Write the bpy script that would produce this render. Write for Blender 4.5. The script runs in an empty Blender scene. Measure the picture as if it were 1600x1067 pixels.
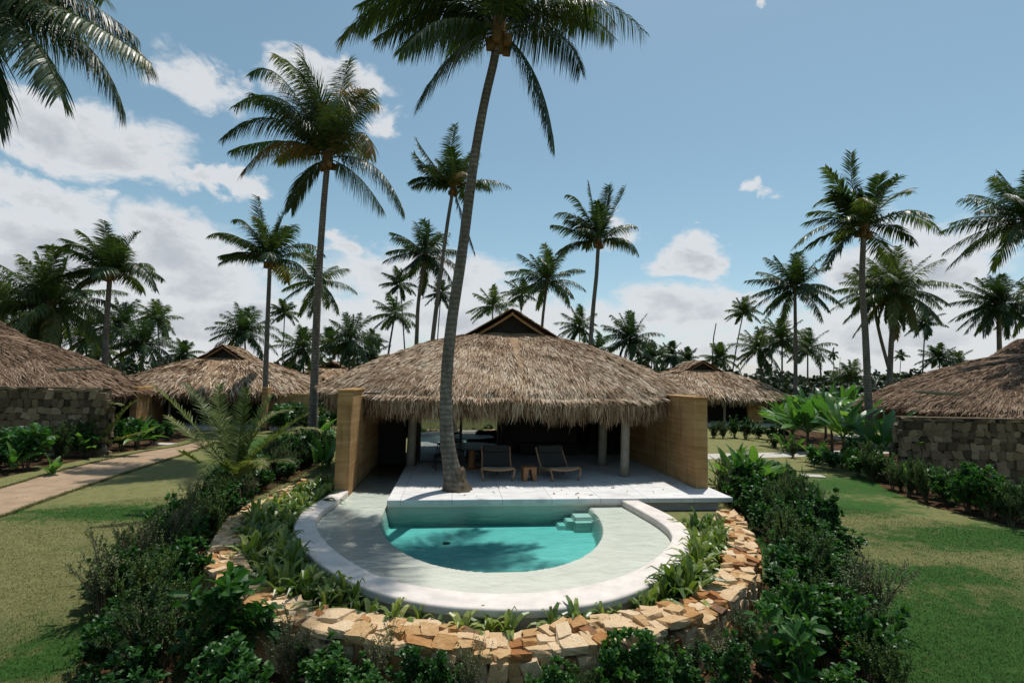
import bpy, math, random
import numpy as np
from mathutils import Matrix, Vector
R_ = math.radians
SC = bpy.context.scene
COL = SC.collection
rng = np.random.default_rng(7)
random.seed(7)

# ------------------------------------------------------------------ camera
FPX = 800.0                                   # focal length in pixels of the 1600 px wide photo
YAW, PITCH, ROLL, CAMH = R_(6.25), R_(4.12), R_(1.03), 3.0
Fv = np.array([math.sin(YAW)*math.cos(PITCH), math.cos(YAW)*math.cos(PITCH), math.sin(PITCH)])
Rv = np.array([math.cos(YAW), -math.sin(YAW), 0.0]); Uv = np.cross(Rv, Fv)
cr, sr = math.cos(ROLL), math.sin(ROLL)
CX = Rv*cr + Uv*sr; CY = -Rv*sr + Uv*cr
cam = bpy.data.cameras.new('camera'); camo = bpy.data.objects.new('camera', cam); COL.objects.link(camo)
camo.matrix_world = Matrix(((CX[0],CY[0],-Fv[0],0),(CX[1],CY[1],-Fv[1],0),(CX[2],CY[2],-Fv[2],CAMH),(0,0,0,1)))
cam.sensor_width = 36; cam.lens = FPX/1600*36; cam.clip_start = 0.05; cam.clip_end = 6000
SC.camera = camo

def ray(px, py): return Fv + CX*((px-800)/FPX) + CY*((533.5-py)/FPX)
def gp(px, py, z=0.0):
    d = ray(px, py); t = (z-CAMH)/d[2]; return np.array([d[0]*t, d[1]*t, z])
def at(px, py, Y):
    d = ray(px, py); t = Y/d[1]; return np.array([d[0]*t, Y, CAMH+d[2]*t])

# ------------------------------------------------------------------ light
SUN = np.array([0.2, 0.27, 1.0]); SUN = SUN/np.linalg.norm(SUN)      # towards the sun
SUN_EL = math.asin(SUN[2]); SUN_AZ = math.atan2(SUN[0], SUN[1])
sl = bpy.data.lights.new('sun', 'SUN'); sl.energy = 4.6; sl.angle = R_(0.6); sl.color = (1.0, 0.955, 0.89)
so = bpy.data.objects.new('sun', sl); COL.objects.link(so)
so.rotation_euler = Vector(SUN).to_track_quat('Z', 'Y').to_euler(); so.location = (10, 12, 40)

SC.view_settings.view_transform = 'Standard'; SC.view_settings.look = 'None'
SC.view_settings.exposure = 0.0; SC.view_settings.gamma = 1.0; SC.view_settings.use_curve_mapping = False
SC.render.engine = 'CYCLES'
SC.cycles.use_denoising = True
SC.cycles.max_bounces = 8; SC.cycles.transparent_max_bounces = 12; SC.cycles.diffuse_bounces = 3
SC.cycles.glossy_bounces = 3; SC.cycles.transmission_bounces = 4; SC.cycles.volume_bounces = 0
SC.cycles.caustics_reflective = False; SC.cycles.caustics_refractive = False
SC.cycles.sample_clamp_indirect = 4.0

class NT:
    """small helper round a node tree"""
    def __init__(s, t): s.t = t; t.nodes.clear()
    def n(s, ty, **kw):
        o = s.t.nodes.new(ty)
        for k, v in kw.items():
            if k == 'inp':
                for kk, vv in v.items(): s.set(o.inputs[kk], vv)
            else: setattr(o, k, v)
        return o
    def set(s, sock, v):
        if hasattr(v, 'is_output') or isinstance(v, bpy.types.NodeSocket): s.t.links.new(v, sock)
        else: sock.default_value = v
    def m(s, op, a, b=0.0, c=None, clamp=False):
        o = s.n('ShaderNodeMath', operation=op, use_clamp=clamp); s.set(o.inputs[0], a); s.set(o.inputs[1], b)
        if c is not None: s.set(o.inputs[2], c)
        return o.outputs[0]
    def ramp(s, fac, stops, interp='LINEAR'):
        o = s.n('ShaderNodeValToRGB'); cr_ = o.color_ramp; cr_.interpolation = interp
        while len(cr_.elements) < len(stops): cr_.elements.new(0.5)
        for e, (p, c) in zip(cr_.elements, stops): e.position = p; e.color = (*c, 1) if len(c) == 3 else c
        s.set(o.inputs[0], fac); return o.outputs[0]
    def mix(s, fac, a, b, mode='MIX'):
        o = s.n('ShaderNodeMix', data_type='RGBA', blend_type=mode); s.set(o.inputs[0], fac); s.set(o.inputs[6], a); s.set(o.inputs[7], b)
        return o.outputs[2]
    def noise(s, vec, scale, detail=4, rough=0.55, dist=0.0, out=0):
        o = s.n('ShaderNodeTexNoise', inp={'Scale': scale, 'Detail': detail, 'Roughness': rough, 'Distortion': dist})
        if vec is not None: s.set(o.inputs['Vector'], vec)
        return o.outputs[out]
    def mr(s, v, a, b, c=0.0, d=1.0, smooth=True):
        o = s.n('ShaderNodeMapRange', interpolation_type='SMOOTHSTEP' if smooth else 'LINEAR')
        for i, x in enumerate((v, a, b, c, d)): s.set(o.inputs[i], x)
        return o.outputs[0]

# sky: Nishita plus clouds laid out by direction
w = bpy.data.worlds.new('World'); SC.world = w; w.use_nodes = True
t = NT(w.node_tree)
sky = t.n('ShaderNodeTexSky', sky_type='NISHITA', sun_disc=False, sun_elevation=SUN_EL, sun_rotation=SUN_AZ, altitude=0, air_density=1.0, dust_density=0.7, ozone_density=1.6)
hs = t.n('ShaderNodeHueSaturation', inp={'Saturation': 0.94, 'Value': 1.0, 'Hue': 0.472}); t.set(hs.inputs['Color'], sky.outputs[0])
tc = t.n('ShaderNodeTexCoord'); D = tc.outputs['Generated']
sep = t.n('ShaderNodeSeparateXYZ'); t.set(sep.inputs[0], D)
az = t.m('ARCTAN2', sep.outputs[0], sep.outputs[1]); el = t.m('ARCSINE', sep.outputs[2])
comb = t.n('ShaderNodeCombineXYZ'); t.set(comb.inputs[0], az); t.set(comb.inputs[1], t.m('MULTIPLY', el, 1.5)); V = comb.outputs[0]
n1 = t.noise(V, 5.0, 8, 0.58, 0.3); n2 = t.noise(V, 17.0, 6, 0.62, 0.2)
warpx = t.m('MULTIPLY', t.m('SUBTRACT', t.noise(V, 6.0, 5, 0.6), 0.5), 0.30)
warpy = t.m('MULTIPLY', t.m('SUBTRACT', t.noise(V, 7.3, 5, 0.6, 0.5), 0.5), 0.16)
azw = t.m('ADD', az, warpx); elw = t.m('ADD', el, warpy)
# (px, py, half width px, half height px, strength)
CL = [(130,215,190,55,1.0),(300,130,90,45,.75),(500,110,80,50,1.0),(600,190,45,35,.8),(345,290,70,28,.9),(60,310,110,50,.95),(155,300,40,25,.6),(40,410,240,80,1.1),(260,420,190,80,1.05),
      (330,500,330,60,1.0),(545,385,50,30,.85),(640,440,180,55,1.0),(720,500,260,50,1.0),(960,370,35,25,.55),(1040,490,200,45,1.0),(1080,398,65,26,.95),(1185,300,35,20,.6),(1210,290,14,18,.55),(1178,10,18,14,.6),
      (1150,470,90,30,.7),(1440,430,180,85,1.05),(1450,520,300,60,1.0),(1560,360,80,45,.8),(1150,540,250,40,.9),(1250,460,60,30,.5),(1095,352,16,10,.4),(200,585,500,35,.95),(800,590,500,35,.95),(1400,590,500,38,.95)]
acc = None
def azel(px, py):
    d = ray(px, py); d = d/np.linalg.norm(d); return math.atan2(d[0], d[1]), math.asin(d[2])
for (px, py, wx, wy, k) in CL:
    a0, e0 = azel(px, py); a1, _ = azel(px+wx, py); _, e1 = azel(px, py-wy)
    dx = t.m('DIVIDE', t.m('SUBTRACT', azw, a0), abs(a1-a0)); dy = t.m('DIVIDE', t.m('SUBTRACT', elw, e0), abs(e1-e0))
    g = t.m('EXPONENT', t.m('MULTIPLY', t.m('ADD', t.m('MULTIPLY', dx, dx), t.m('MULTIPLY', dy, dy)), -0.9))
    g = t.m('MULTIPLY', g, k)
    acc = g if acc is None else t.m('MAXIMUM', acc, g)
# other directions get scattered clouds too
field = t.m('ADD', acc, t.m('MULTIPLY', t.m('SUBTRACT', n1, 0.5), 1.1)); field = t.m('ADD', field, t.m('MULTIPLY', t.m('SUBTRACT', n2, 0.5), 0.62))
mask = t.mr(field, 0.27, 0.66)
dens = t.mr(field, 0.45, 1.25)
mask = t.m('MULTIPLY', mask, t.mr(sep.outputs[2], -0.02, 0.03))
shade = t.m('ADD', t.m('MULTIPLY', dens, 0.45), t.m('MULTIPLY', t.noise(V, 9.0, 6, 0.6, 0.4), 0.65))
ccol = t.ramp(shade, [(0.25, (0.72,0.75,0.78)), (0.5, (0.72,0.735,0.755)), (0.72, (0.53,0.56,0.60)), (0.98, (0.40,0.44,0.49))])
bg1 = t.n('ShaderNodeBackground', inp={'Strength': 0.115}); t.set(bg1.inputs[0], hs.outputs[0])
bg2 = t.n('ShaderNodeBackground', inp={'Strength': 1.0}); t.set(bg2.inputs[0], ccol)
mx = t.n('ShaderNodeMixShader'); t.set(mx.inputs[0], t.m('MULTIPLY', mask, 0.93)); t.set(mx.inputs[1], bg1.outputs[0]); t.set(mx.inputs[2], bg2.outputs[0])
wo = t.n('ShaderNodeOutputWorld'); t.set(wo.inputs[0], mx.outputs[0])

# ------------------------------------------------------------------ mesh helpers
def nz(v): v = np.asarray(v, float); return v/(np.linalg.norm(v, axis=-1, keepdims=True)+1e-12)
class MB:
    def __init__(s): s.v = []; s.f = []; s.t = []; s.n = 0
    def add(s, v, f, tone=0.5):
        v = np.asarray(v, float).reshape(-1, 3); s.v.append(v); s.t.append(np.broadcast_to(np.asarray(tone, float), (len(v),)).copy() if np.ndim(tone) == 0 else np.asarray(tone, float))
        if isinstance(f, np.ndarray): s.f.append(f+s.n)
        else:
            by = {}
            for q in f: by.setdefault(len(q), []).append(q)
            for q in by.values(): s.f.append(np.array(q, int)+s.n)
        s.n += len(v); return s
    def box(s, x0, x1, y0, y1, z0, z1, tone=0.5, M=None):
        v = np.array([[x, y, z] for x in (x0,x1) for y in (y0,y1) for z in (z0,z1)], float)
        if M is not None: v = v @ np.array(M)[:3,:3].T + np.array(M)[:3,3]
        return s.add(v, [(0,1,3,2),(4,6,7,5),(0,4,5,1),(2,3,7,6),(0,2,6,4),(1,5,7,3)], tone)
    def tube(s, P, r, n=8, tone=0.5, caps=True):
        P = np.asarray(P, float); K = len(P); r = np.broadcast_to(np.asarray(r, float), (K,))
        T = nz(np.gradient(P, axis=0)); ref = np.array([0,0,1.]) if abs(T[0][2]) < .9 else np.array([1.,0,0])
        A = nz(np.cross(T, ref)); B = np.cross(T, A)
        a = np.linspace(0, 2*np.pi, n, endpoint=False)
        ring = P[:,None]+r[:,None,None]*(A[:,None]*np.cos(a)[None,:,None]+B[:,None]*np.sin(a)[None,:,None])
        i = np.arange(K-1)[:,None]; j = np.arange(n)[None]; q = np.stack([i*n+j, i*n+(j+1)%n, (i+1)*n+(j+1)%n, (i+1)*n+j], -1).reshape(-1, 4)
        tt = np.repeat(tone, n) if np.ndim(tone) else tone
        s.add(ring.reshape(-1,3), q, tt)
        if caps:
            s.f.append(np.arange(n)[::-1][None]+s.n-K*n); s.f.append(np.arange(n)[None]+s.n-n)
        return s
    def prism(s, poly, z0, z1, tone=0.5):
        n = len(poly); p = np.asarray(poly, float)[:, :2]
        v = np.vstack([np.c_[p, np.full(n, z0)], np.c_[p, np.full(n, z1)]])
        return s.add(v, [tuple(range(n))[::-1], tuple(range(n, 2*n))]+[(i,(i+1)%n,n+(i+1)%n,n+i) for i in range(n)], tone)
    def ribbons(s, C, S, W, tone, fold=0.0, N=None):
        """C (n,K,3) centre lines, S (n,3)/(n,K,3) side dirs, W (K,)/(n,K) half widths; fold>0 adds a creased middle line"""
        n, K, _ = C.shape
        if S.ndim == 2: S = S[:,None,:]
        W = np.broadcast_to(W, (n, K))[..., None]
        tone = np.broadcast_to(tone, (n,))
        L = C-S*W; Rr = C+S*W
        if fold:
            T = nz(np.gradient(C, axis=1)); Nn = nz(np.cross(np.broadcast_to(S, C.shape), T)); Nn = Nn*np.sign(Nn[...,2:3]+1e-9)
            L = L+Nn*W*fold; Rr = Rr+Nn*W*fold
            A = np.stack([L, C, Rr], 2); c = 3
        else: A = np.stack([L, Rr], 2); c = 2
        b = (np.arange(n)*K*c)[:,None,None]; k = np.arange(K-1)[None,:,None]*c; j = np.arange(c-1)[None,None]
        q = np.stack([b+k+j, b+k+j+1, b+k+c+j+1, b+k+c+j], -1).reshape(-1, 4)
        return s.add(A.reshape(-1,3), q, np.repeat(tone, K*c))
    def build(s, name, mat, parent=None, smooth=False, loc=None):
        me = bpy.data.meshes.new(name)
        v = np.concatenate(s.v); me.vertices.add(len(v)); me.vertices.foreach_set('co', v.astype(np.float32).ravel())
        nl = sum(f.size for f in s.f); npol = sum(len(f) for f in s.f)
        me.loops.add(nl); me.polygons.add(npol)
        me.loops.foreach_set('vertex_index', np.concatenate([f.ravel() for f in s.f]).astype(np.int32))
        tot = np.concatenate([np.full(len(f), f.shape[1]) for f in s.f]); st = np.concatenate([[0], np.cumsum(tot)[:-1]])
        me.polygons.foreach_set('loop_start', st.astype(np.int32)); me.polygons.foreach_set('loop_total', tot.astype(np.int32))
        me.polygons.foreach_set('use_smooth', np.full(npol, bool(smooth)))
        a = me.attributes.new('tone', 'FLOAT', 'POINT'); a.data.foreach_set('value', np.concatenate(s.t).astype(np.float32))
        me.update(calc_edges=True)
        if mat: me.materials.append(mat)
        o = bpy.data.objects.new(name, me); COL.objects.link(o)
        if parent is not None: o.parent = parent
        if loc is not None: o.location = loc
        return o
def tag(o, label=None, cat=None, group=None, kind=None):
    if label: o['label'] = label
    if cat: o['category'] = cat
    if group: o['group'] = group
    if kind: o['kind'] = kind
    return o
def empty(name, loc=(0,0,0), rz=0.0):
    o = bpy.data.objects.new(name, None); COL.objects.link(o); o.location = tuple(loc); o.rotation_euler = (0,0,rz); o.empty_display_size = .2
    return o
def copy_tree(o, parent=None):
    c = o.copy(); COL.objects.link(c)
    if parent is not None: c.parent = parent
    for ch in KIDS.get(o.name, []): copy_tree(ch, c)
    return c
KIDS = {}
def bevel(o, wd=0.01, seg=2):
    m = o.modifiers.new('b', 'BEVEL'); m.width = wd; m.segments = seg; m.limit_method = 'ANGLE'; return o
def wob(p, f=1.0, seed=0.0):
    """cheap smooth noise in -1..1"""
    p = np.asarray(p, float)*f; x, y, z = p[...,0], p[...,1], p[...,2]
    return (np.sin(x*1.7+y*2.3+seed)+np.sin(y*3.1-z*1.9+seed*2.1+x*.7)+np.sin(z*2.9+x*2.6-y*1.3+seed*.7)+np.sin(x*5.3-z*4.1+seed*1.3)*.5+np.sin(y*6.1+x*4.7+seed*3)*.5)/4.0
def cat_rom(pts, n=12, closed=False):
    P = np.asarray(pts, float); m = len(P); out = []
    for i in range(m if closed else m-1):
        g = (lambda k: P[k % m]) if closed else (lambda k: P[min(max(k, 0), m-1)])
        p0, p1, p2, p3 = g(i-1), g(i), g(i+1), g(i+2)
        for u in np.linspace(0, 1, n, endpoint=False):
            out.append(.5*((2*p1)+(-p0+p2)*u+(2*p0-5*p1+4*p2-p3)*u*u+(-p0+3*p1-3*p2+p3)*u**3))
    if not closed: out.append(P[-1])
    return np.array(out)
def inside(x, y, poly):
    x = np.asarray(x, float); y = np.asarray(y, float); r = np.zeros(x.shape, bool); n = len(poly)
    for i in range(n):
        x0, y0 = poly[i][:2]; x1, y1 = poly[(i+1) % n][:2]
        if y0 == y1: continue
        c = ((y0 > y) != (y1 > y)) & (x < (x1-x0)*(y-y0)/(y1-y0)+x0); r ^= c
    return r

# ------------------------------------------------------------------ materials
def material(name):
    m = bpy.data.materials.new(name); m.use_nodes = True; return m, NT(m.node_tree)
def finish(t, bsdf): t.set(t.n('ShaderNodeOutputMaterial').inputs[0], bsdf)
def princ(t, col, rough=0.6, spec=0.5, normal=None, metal=0.0, **kw):
    b = t.n('ShaderNodeBsdfPrincipled'); t.set(b.inputs['Base Color'], col if not isinstance(col, tuple) else (*col[:3], 1)); t.set(b.inputs['Roughness'], rough)
    b.inputs['Specular IOR Level'].default_value = spec; b.inputs['Metallic'].default_value = metal
    if normal is not None: t.set(b.inputs['Normal'], normal)
    return b.outputs[0]
def bump(t, h, st=0.5, dist=0.02):
    b = t.n('ShaderNodeBump', inp={'Strength': st, 'Distance': dist}); t.set(b.inputs['Height'], h); return b.outputs[0]
def attr(t, name='tone'): return t.n('ShaderNodeAttribute', attribute_name=name).outputs['Fac']
def oc(t): return t.n('ShaderNodeTexCoord').outputs['Object']
def geo(t): return t.n('ShaderNodeNewGeometry').outputs['Position']
def mapv(t, v, sc):
    m = t.n('ShaderNodeMapping'); t.set(m.inputs[0], v); m.inputs['Scale'].default_value = sc; return m.outputs[0]
def leafmat(name, stops, rough=0.4, spec=0.5, trans=0.25, tcol=None, nscale=3.0, orand=0.34):
    m, t = material(name)
    a = t.m('ADD', t.m('MULTIPLY', attr(t), 0.75), t.m('MULTIPLY', t.noise(geo(t), nscale, 3), 0.25))
    a = t.m('ADD', a, t.m('MULTIPLY', t.m('SUBTRACT', t.n('ShaderNodeObjectInfo').outputs['Random'], 0.5), orand))
    c = t.ramp(a, stops)
    b = princ(t, c, rough, spec)
    if trans:
        tr = t.n('ShaderNodeBsdfTranslucent'); t.set(tr.inputs[0], t.mix(1.0, c, tcol or (1.5, 1.7, .7, 1), 'MULTIPLY'))
        mxs = t.n('ShaderNodeMixShader', inp={0: trans}); t.set(mxs.inputs[1], b); t.set(mxs.inputs[2], tr.outputs[0]); b = mxs.outputs[0]
    finish(t, b); return m
M = {}
M['palm'] = leafmat('palm_leaf', [(0.15, (.014,.030,.010)), (0.45, (.034,.066,.019)), (0.78, (.10,.125,.038)), (0.97, (.22,.13,.04))], 0.42, 0.32, 0.28)
M['palm2'] = leafmat('young_palm_leaf', [(0.1, (.04,.065,.018)), (0.5, (.10,.13,.035)), (0.9, (.25,.25,.08))], 0.5, 0.25, 0.32)
M['glossy'] = leafmat('glossy_leaf', [(0.1, (.010,.036,.009)), (0.5, (.028,.090,.018)), (0.85, (.06,.15,.03)), (1, (.12,.21,.05))], 0.40, 0.32, 0.3)
M['olive'] = leafmat('small_leaf', [(0.1, (.010,.030,.007)), (0.5, (.038,.082,.017)), (0.9, (.12,.16,.040))], 0.5, 0.25, 0.25)
M['pale'] = leafmat('pale_small_leaf', [(0.1, (.025,.040,.012)), (0.5, (.080,.105,.034)), (0.9, (.20,.205,.09))], 0.5, 0.4, 0.2)
M['strap'] = leafmat('strap_leaf', [(0.1, (.035,.075,.015)), (0.35, (.075,.13,.024)), (0.68, (.18,.23,.05)), (1, (.38,.37,.12))], 0.38, 0.5, 0.3)
M['banana'] = leafmat('banana_leaf', [(0.1, (.03,.085,.02)), (0.5, (.07,.17,.035)), (0.9, (.16,.26,.06))], 0.4, 0.5, 0.35)
M['wood_leaf'] = leafmat('woodland_leaf', [(0.1, (.008,.016,.008)), (0.5, (.02,.036,.014)), (0.9, (.05,.07,.025))], 0.5, 0.4, 0.12)
M['croton'] = leafmat('croton_leaf', [(0.1, (.05,.09,.02)), (0.5, (.15,.17,.03)), (0.85, (.28,.22,.05)), (1, (.35,.12,.03))], 0.4, 0.5, 0.25)
M['stem'] = leafmat('stem_bark', [(0.0, (.05,.04,.025)), (1, (.16,.12,.08))], 0.8, 0.2, 0)

def m_trunk():
    m, t = material('palm_bark'); v = oc(t)
    ringz = t.n('ShaderNodeTexWave', wave_type='BANDS', bands_direction='Z', inp={'Scale': 2.2, 'Distortion': 3.5, 'Detail': 4, 'Detail Scale': 2.5}); t.set(ringz.inputs[0], v)
    n = t.noise(v, 9, 5, .65); n2 = t.noise(mapv(t, v, (1,1,.4)), 3.5, 4, .6)
    f = t.m('ADD', t.m('MULTIPLY', ringz.outputs['Fac'], .12), t.m('ADD', t.m('MULTIPLY', n, .45), t.m('MULTIPLY', n2, .45)))
    c = t.ramp(f, [(0.3, (.045,.036,.028)), (0.55, (.14,.12,.10)), (0.68, (.24,.22,.185)), (0.85, (.38,.36,.31))])
    finish(t, princ(t, c, .85, .2, bump(t, f, .9, .03))); return m
M['trunk'] = m_trunk()
M['husk'] = leafmat('husk', [(0, (.05,.03,.015)), (.5, (.14,.08,.03)), (1, (.25,.14,.05))], .7, .3, 0)

def m_thatch():
    m, t = material('thatch_straw'); p = geo(t)
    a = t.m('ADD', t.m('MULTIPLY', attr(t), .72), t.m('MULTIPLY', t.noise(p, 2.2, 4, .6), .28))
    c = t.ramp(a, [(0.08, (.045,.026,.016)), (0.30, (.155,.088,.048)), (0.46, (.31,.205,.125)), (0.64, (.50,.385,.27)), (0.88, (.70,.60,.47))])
    finish(t, princ(t, c, .85, .15)); return m
M['thatch'] = m_thatch()
def m_thatch2():
    m, t = material('weathered_thatch_straw'); p = geo(t)
    a = t.m('ADD', t.m('MULTIPLY', attr(t), .72), t.m('MULTIPLY', t.noise(p, 2.2, 4, .6), .28))
    c = t.ramp(a, [(0.10, (.045,.026,.018)), (0.35, (.12,.072,.045)), (0.55, (.21,.14,.09)), (0.8, (.36,.26,.18))])
    finish(t, princ(t, c, .85, .15)); return m
M['thatch2'] = m_thatch2()

def m_earth():
    m, t = material('rammed_earth'); v = oc(t)
    lay = t.noise(mapv(t, v, (.25,.25,5.5)), 1.6, 4, .55); n = t.noise(v, 1.1, 5, .6); fine = t.noise(v, 40, 4, .7)
    f = t.m('ADD', t.m('MULTIPLY', lay, .5), t.m('ADD', t.m('MULTIPLY', n, .45), t.m('MULTIPLY', fine, .12)))
    c = t.ramp(f, [(0.32, (.21,.11,.042)), (0.5, (.35,.20,.082)), (0.62, (.45,.275,.125)), (0.8, (.52,.35,.175))])
    sp = t.n('ShaderNodeSeparateXYZ'); t.set(sp.inputs[0], v)
    saw = t.m('FRACT', t.m('DIVIDE', sp.outputs[2], .27)); line = t.mr(saw, .0, .05, 1, 0)
    c = t.mix(t.m('MULTIPLY', line, .35), c, (.10,.065,.03,1))
    stn = t.mr(t.noise(mapv(t, v, (3.5,3.5,.45)), 1.5, 5, .65), .50, .72, 0, .55); c = t.mix(stn, c, (.12,.075,.035,1)); lt = t.mr(t.noise(v, 2.3, 6, .7), .56, .72, 0, .4); c = t.mix(lt, c, (.50,.38,.22,1))
    finish(t, princ(t, c, .9, .15, bump(t, t.m('ADD', fine, t.m('MULTIPLY', line, -1.2)), .35, .01))); return m
M['earth'] = m_earth()
def m_simple(name, col, rough=.6, var=.25, sc=12, bst=.2, spec=.4, metal=0, mp=(1,1,1), dist=.005):
    m, t = material(name); v = mapv(t, oc(t), mp); n = t.noise(v, sc, 5, .6)
    lo = tuple(c*(1-var) for c in col); hi = tuple(min(1, c*(1+var)) for c in col)
    c = t.ramp(n, [(.3, lo), (.7, hi)]); finish(t, princ(t, c, rough, spec, bump(t, n, bst, dist), metal)); return m
M['plaster'] = m_simple('white_coping_plaster', (.60,.54,.49), .8, .14, 3.2, .10, .2)
M['poolplaster'] = m_simple('pool_floor_plaster', (.70,.615,.54), .7, .07, 2.2, .1, .3)
M['teak'] = m_simple('teak_wood', (.30,.13,.05), .45, .35, 7, .2, .45, 0, (6,6,1))
M['lightwood'] = m_simple('pale_wood', (.38,.21,.11), .45, .25, 7, .2, .45, 0, (1,6,6))
M['sling'] = m_simple('woven_sling_fabric', (.30,.235,.165), .85, .2, 90, .3, .2)
M['darksling'] = m_simple('dark_sling_fabric', (.05,.045,.042), .8, .2, 90, .3, .2)
M['darkmetal'] = m_simple('dark_metal', (.015,.015,.016), .4, .2, 20, .05, .5, .6)
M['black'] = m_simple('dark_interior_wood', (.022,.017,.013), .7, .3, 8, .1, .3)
M['greyspout'] = m_simple('weathered_zinc', (.22,.23,.20), .6, .2, 8, .2, .4)
M['cream'] = m_simple('cream_stone_post', (.26,.225,.175), .8, .2, 6, .3, .3)
M['stoneslab'] = m_simple('pale_stone_slab', (.42,.39,.34), .8, .15, 4, .3, .3)
M['sand'] = m_simple('path_sandstone', (.29,.205,.13), .9, .22, 2.2, .3, .2)
M['mulch'] = m_simple('dry_leaf', (.20,.10,.045), .85, .5, 4, .2, .2)

def m_deck():
    m, t = material('white_stone_deck'); v = oc(t)
    br = t.n('ShaderNodeTexBrick', offset=0.0, inp={'Scale': 1.0, 'Mortar Size': .008, 'Mortar Smooth': .3, 'Brick Width': 1.25, 'Row Height': 1.25, 'Color1': (.9,.9,.9,1), 'Color2': (1,1,1,1), 'Mortar': (.45,.44,.43,1)}); t.set(br.inputs[0], v)
    n = t.noise(mapv(t, v, (1,2.5,1)), 2.4, 6, .65); f2 = t.noise(v, 26, 4, .7)
    c = t.ramp(t.m('ADD', t.m('MULTIPLY', n, .8), t.m('MULTIPLY', f2, .2)), [(.3, (.48,.465,.455)), (.5, (.62,.605,.59)), (.7, (.72,.705,.69))])
    c = t.mix(1.0, c, br.outputs['Color'], 'MULTIPLY')
    c = t.mix(t.mr(t.noise(v, 1.1, 6, .7, .6), .54, .70, 0, .4), c, (.30,.29,.27,1)); c = t.mix(t.mr(t.noise(v, 60, 2, .5), .68, .74, 0, .5), c, (.22,.20,.18,1))
    finish(t, princ(t, c, .7, .3, bump(t, t.m('ADD', n, f2), .3, .006))); return m
M['deck'] = m_deck()
def m_stone():
    m, t = material('ochre_fieldstone'); v = geo(t)
    n = t.noise(v, 5, 6, .65); n2 = t.noise(v, 22, 5, .7); n3 = t.noise(v, 1.4, 3, .5)
    f = t.m('ADD', t.m('MULTIPLY', attr(t), .62), t.m('ADD', t.m('MULTIPLY', n, .34), t.m('MULTIPLY', n2, .12)))
    c = t.ramp(f, [(0.25, (.16,.10,.06)), (0.36, (.34,.14,.045)), (0.46, (.42,.23,.09)), (0.58, (.54,.35,.175)), (0.75, (.62,.44,.26)), (0.95, (.68,.54,.37))])
    c = t.mix(t.mr(t.noise(v, 7, 6, .7, .5), .58, .72, 0, .6), c, (.34,.15,.05,1))
    finish(t, princ(t, c, .88, .2, bump(t, t.m('ADD', n, n2), 1.0, .035))); return m
M['stone'] = m_stone()
def m_stone_shaded():
    m, t = material('shaded_fieldstone'); v = geo(t)  # fieldstone with the shade on the tall walls put into darker colours
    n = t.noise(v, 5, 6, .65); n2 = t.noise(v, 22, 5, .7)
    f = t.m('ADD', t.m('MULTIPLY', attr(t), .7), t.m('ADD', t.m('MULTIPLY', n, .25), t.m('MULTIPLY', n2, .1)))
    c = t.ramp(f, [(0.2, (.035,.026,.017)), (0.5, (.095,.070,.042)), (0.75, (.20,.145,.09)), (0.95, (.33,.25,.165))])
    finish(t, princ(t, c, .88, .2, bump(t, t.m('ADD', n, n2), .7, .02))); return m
M['stone_shaded'] = m_stone_shaded()
M['mortar'] = m_simple('mortar', (.10,.08,.06), .9, .3, 20, .5, .1)

LUSH = [(gp(1500,1010,-.75), 5.0, 3.0), (gp(1450,900,-.75), 2.2, .8), (gp(1560,840,-.75), 4.0, 1.4), (gp(1230,860,-.75), 1.6, 1.6), (gp(60,1040,-.75), .8, .6), (gp(230,990,-.75), 2.2, 1.1), (gp(200,800,-.75), 3.5, 1.0), (gp(20,690,-.75), 8, 2.0), (gp(1330,790,-.75), 2.2, 1.3), (gp(1380,760,-.75), 6, 2.5), (gp(280,660,-.75), 6, 4), (gp(440,690,-.75),3,5)]
def m_lawn():
    m, t = material('lawn_grass'); p = geo(t)
    sp = t.n('ShaderNodeSeparateXYZ'); t.set(sp.inputs[0], p)
    acc = None
    for (c, rx, ry) in LUSH:
        dx = t.m('DIVIDE', t.m('SUBTRACT', sp.outputs[0], float(c[0])), rx); dy = t.m('DIVIDE', t.m('SUBTRACT', sp.outputs[1], float(c[1])), ry)
        g = t.m('EXPONENT', t.m('MULTIPLY', t.m('ADD', t.m('MULTIPLY', dx, dx), t.m('MULTIPLY', dy, dy)), -1.0))
        acc = g if acc is None else t.m('MAXIMUM', acc, g)
    big = t.noise(p, .55, 5, .6); mid = t.noise(p, 2.6, 6, .65); fine = t.noise(p, 55, 4, .8); streak = t.noise(mapv(t, p, (1,2.2,1)), 9, 7, .85)
    lush = t.mr(t.m('ADD', acc, t.m('MULTIPLY', t.m('SUBTRACT', mid, .5), 2.2)), .15, .85)
    dry = t.ramp(t.m('ADD', t.m('MULTIPLY', mid, .35), t.m('ADD', t.m('MULTIPLY', streak, .42), t.m('MULTIPLY', fine, .23))), [(.3, (.07,.085,.024)), (.46, (.145,.15,.052)), (.56, (.21,.20,.085)), (.7, (.31,.27,.15))])
    grn = t.ramp(t.m('ADD', t.m('MULTIPLY', mid, .25), t.m('ADD', t.m('MULTIPLY', streak, .4), t.m('MULTIPLY', fine, .35))), [(.35, (.010,.036,.006)), (.5, (.028,.082,.013)), (.65, (.080,.145,.030))])
    c = t.mix(lush, dry, grn)
    c = t.mix(t.mr(big, .55, .75, 0, .5), c, grn)
    finish(t, princ(t, c, .9, .12, bump(t, t.m('ADD', t.m('MULTIPLY', streak, .5), fine), .9, .03))); return m
M['lawn'] = m_lawn()
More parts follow.
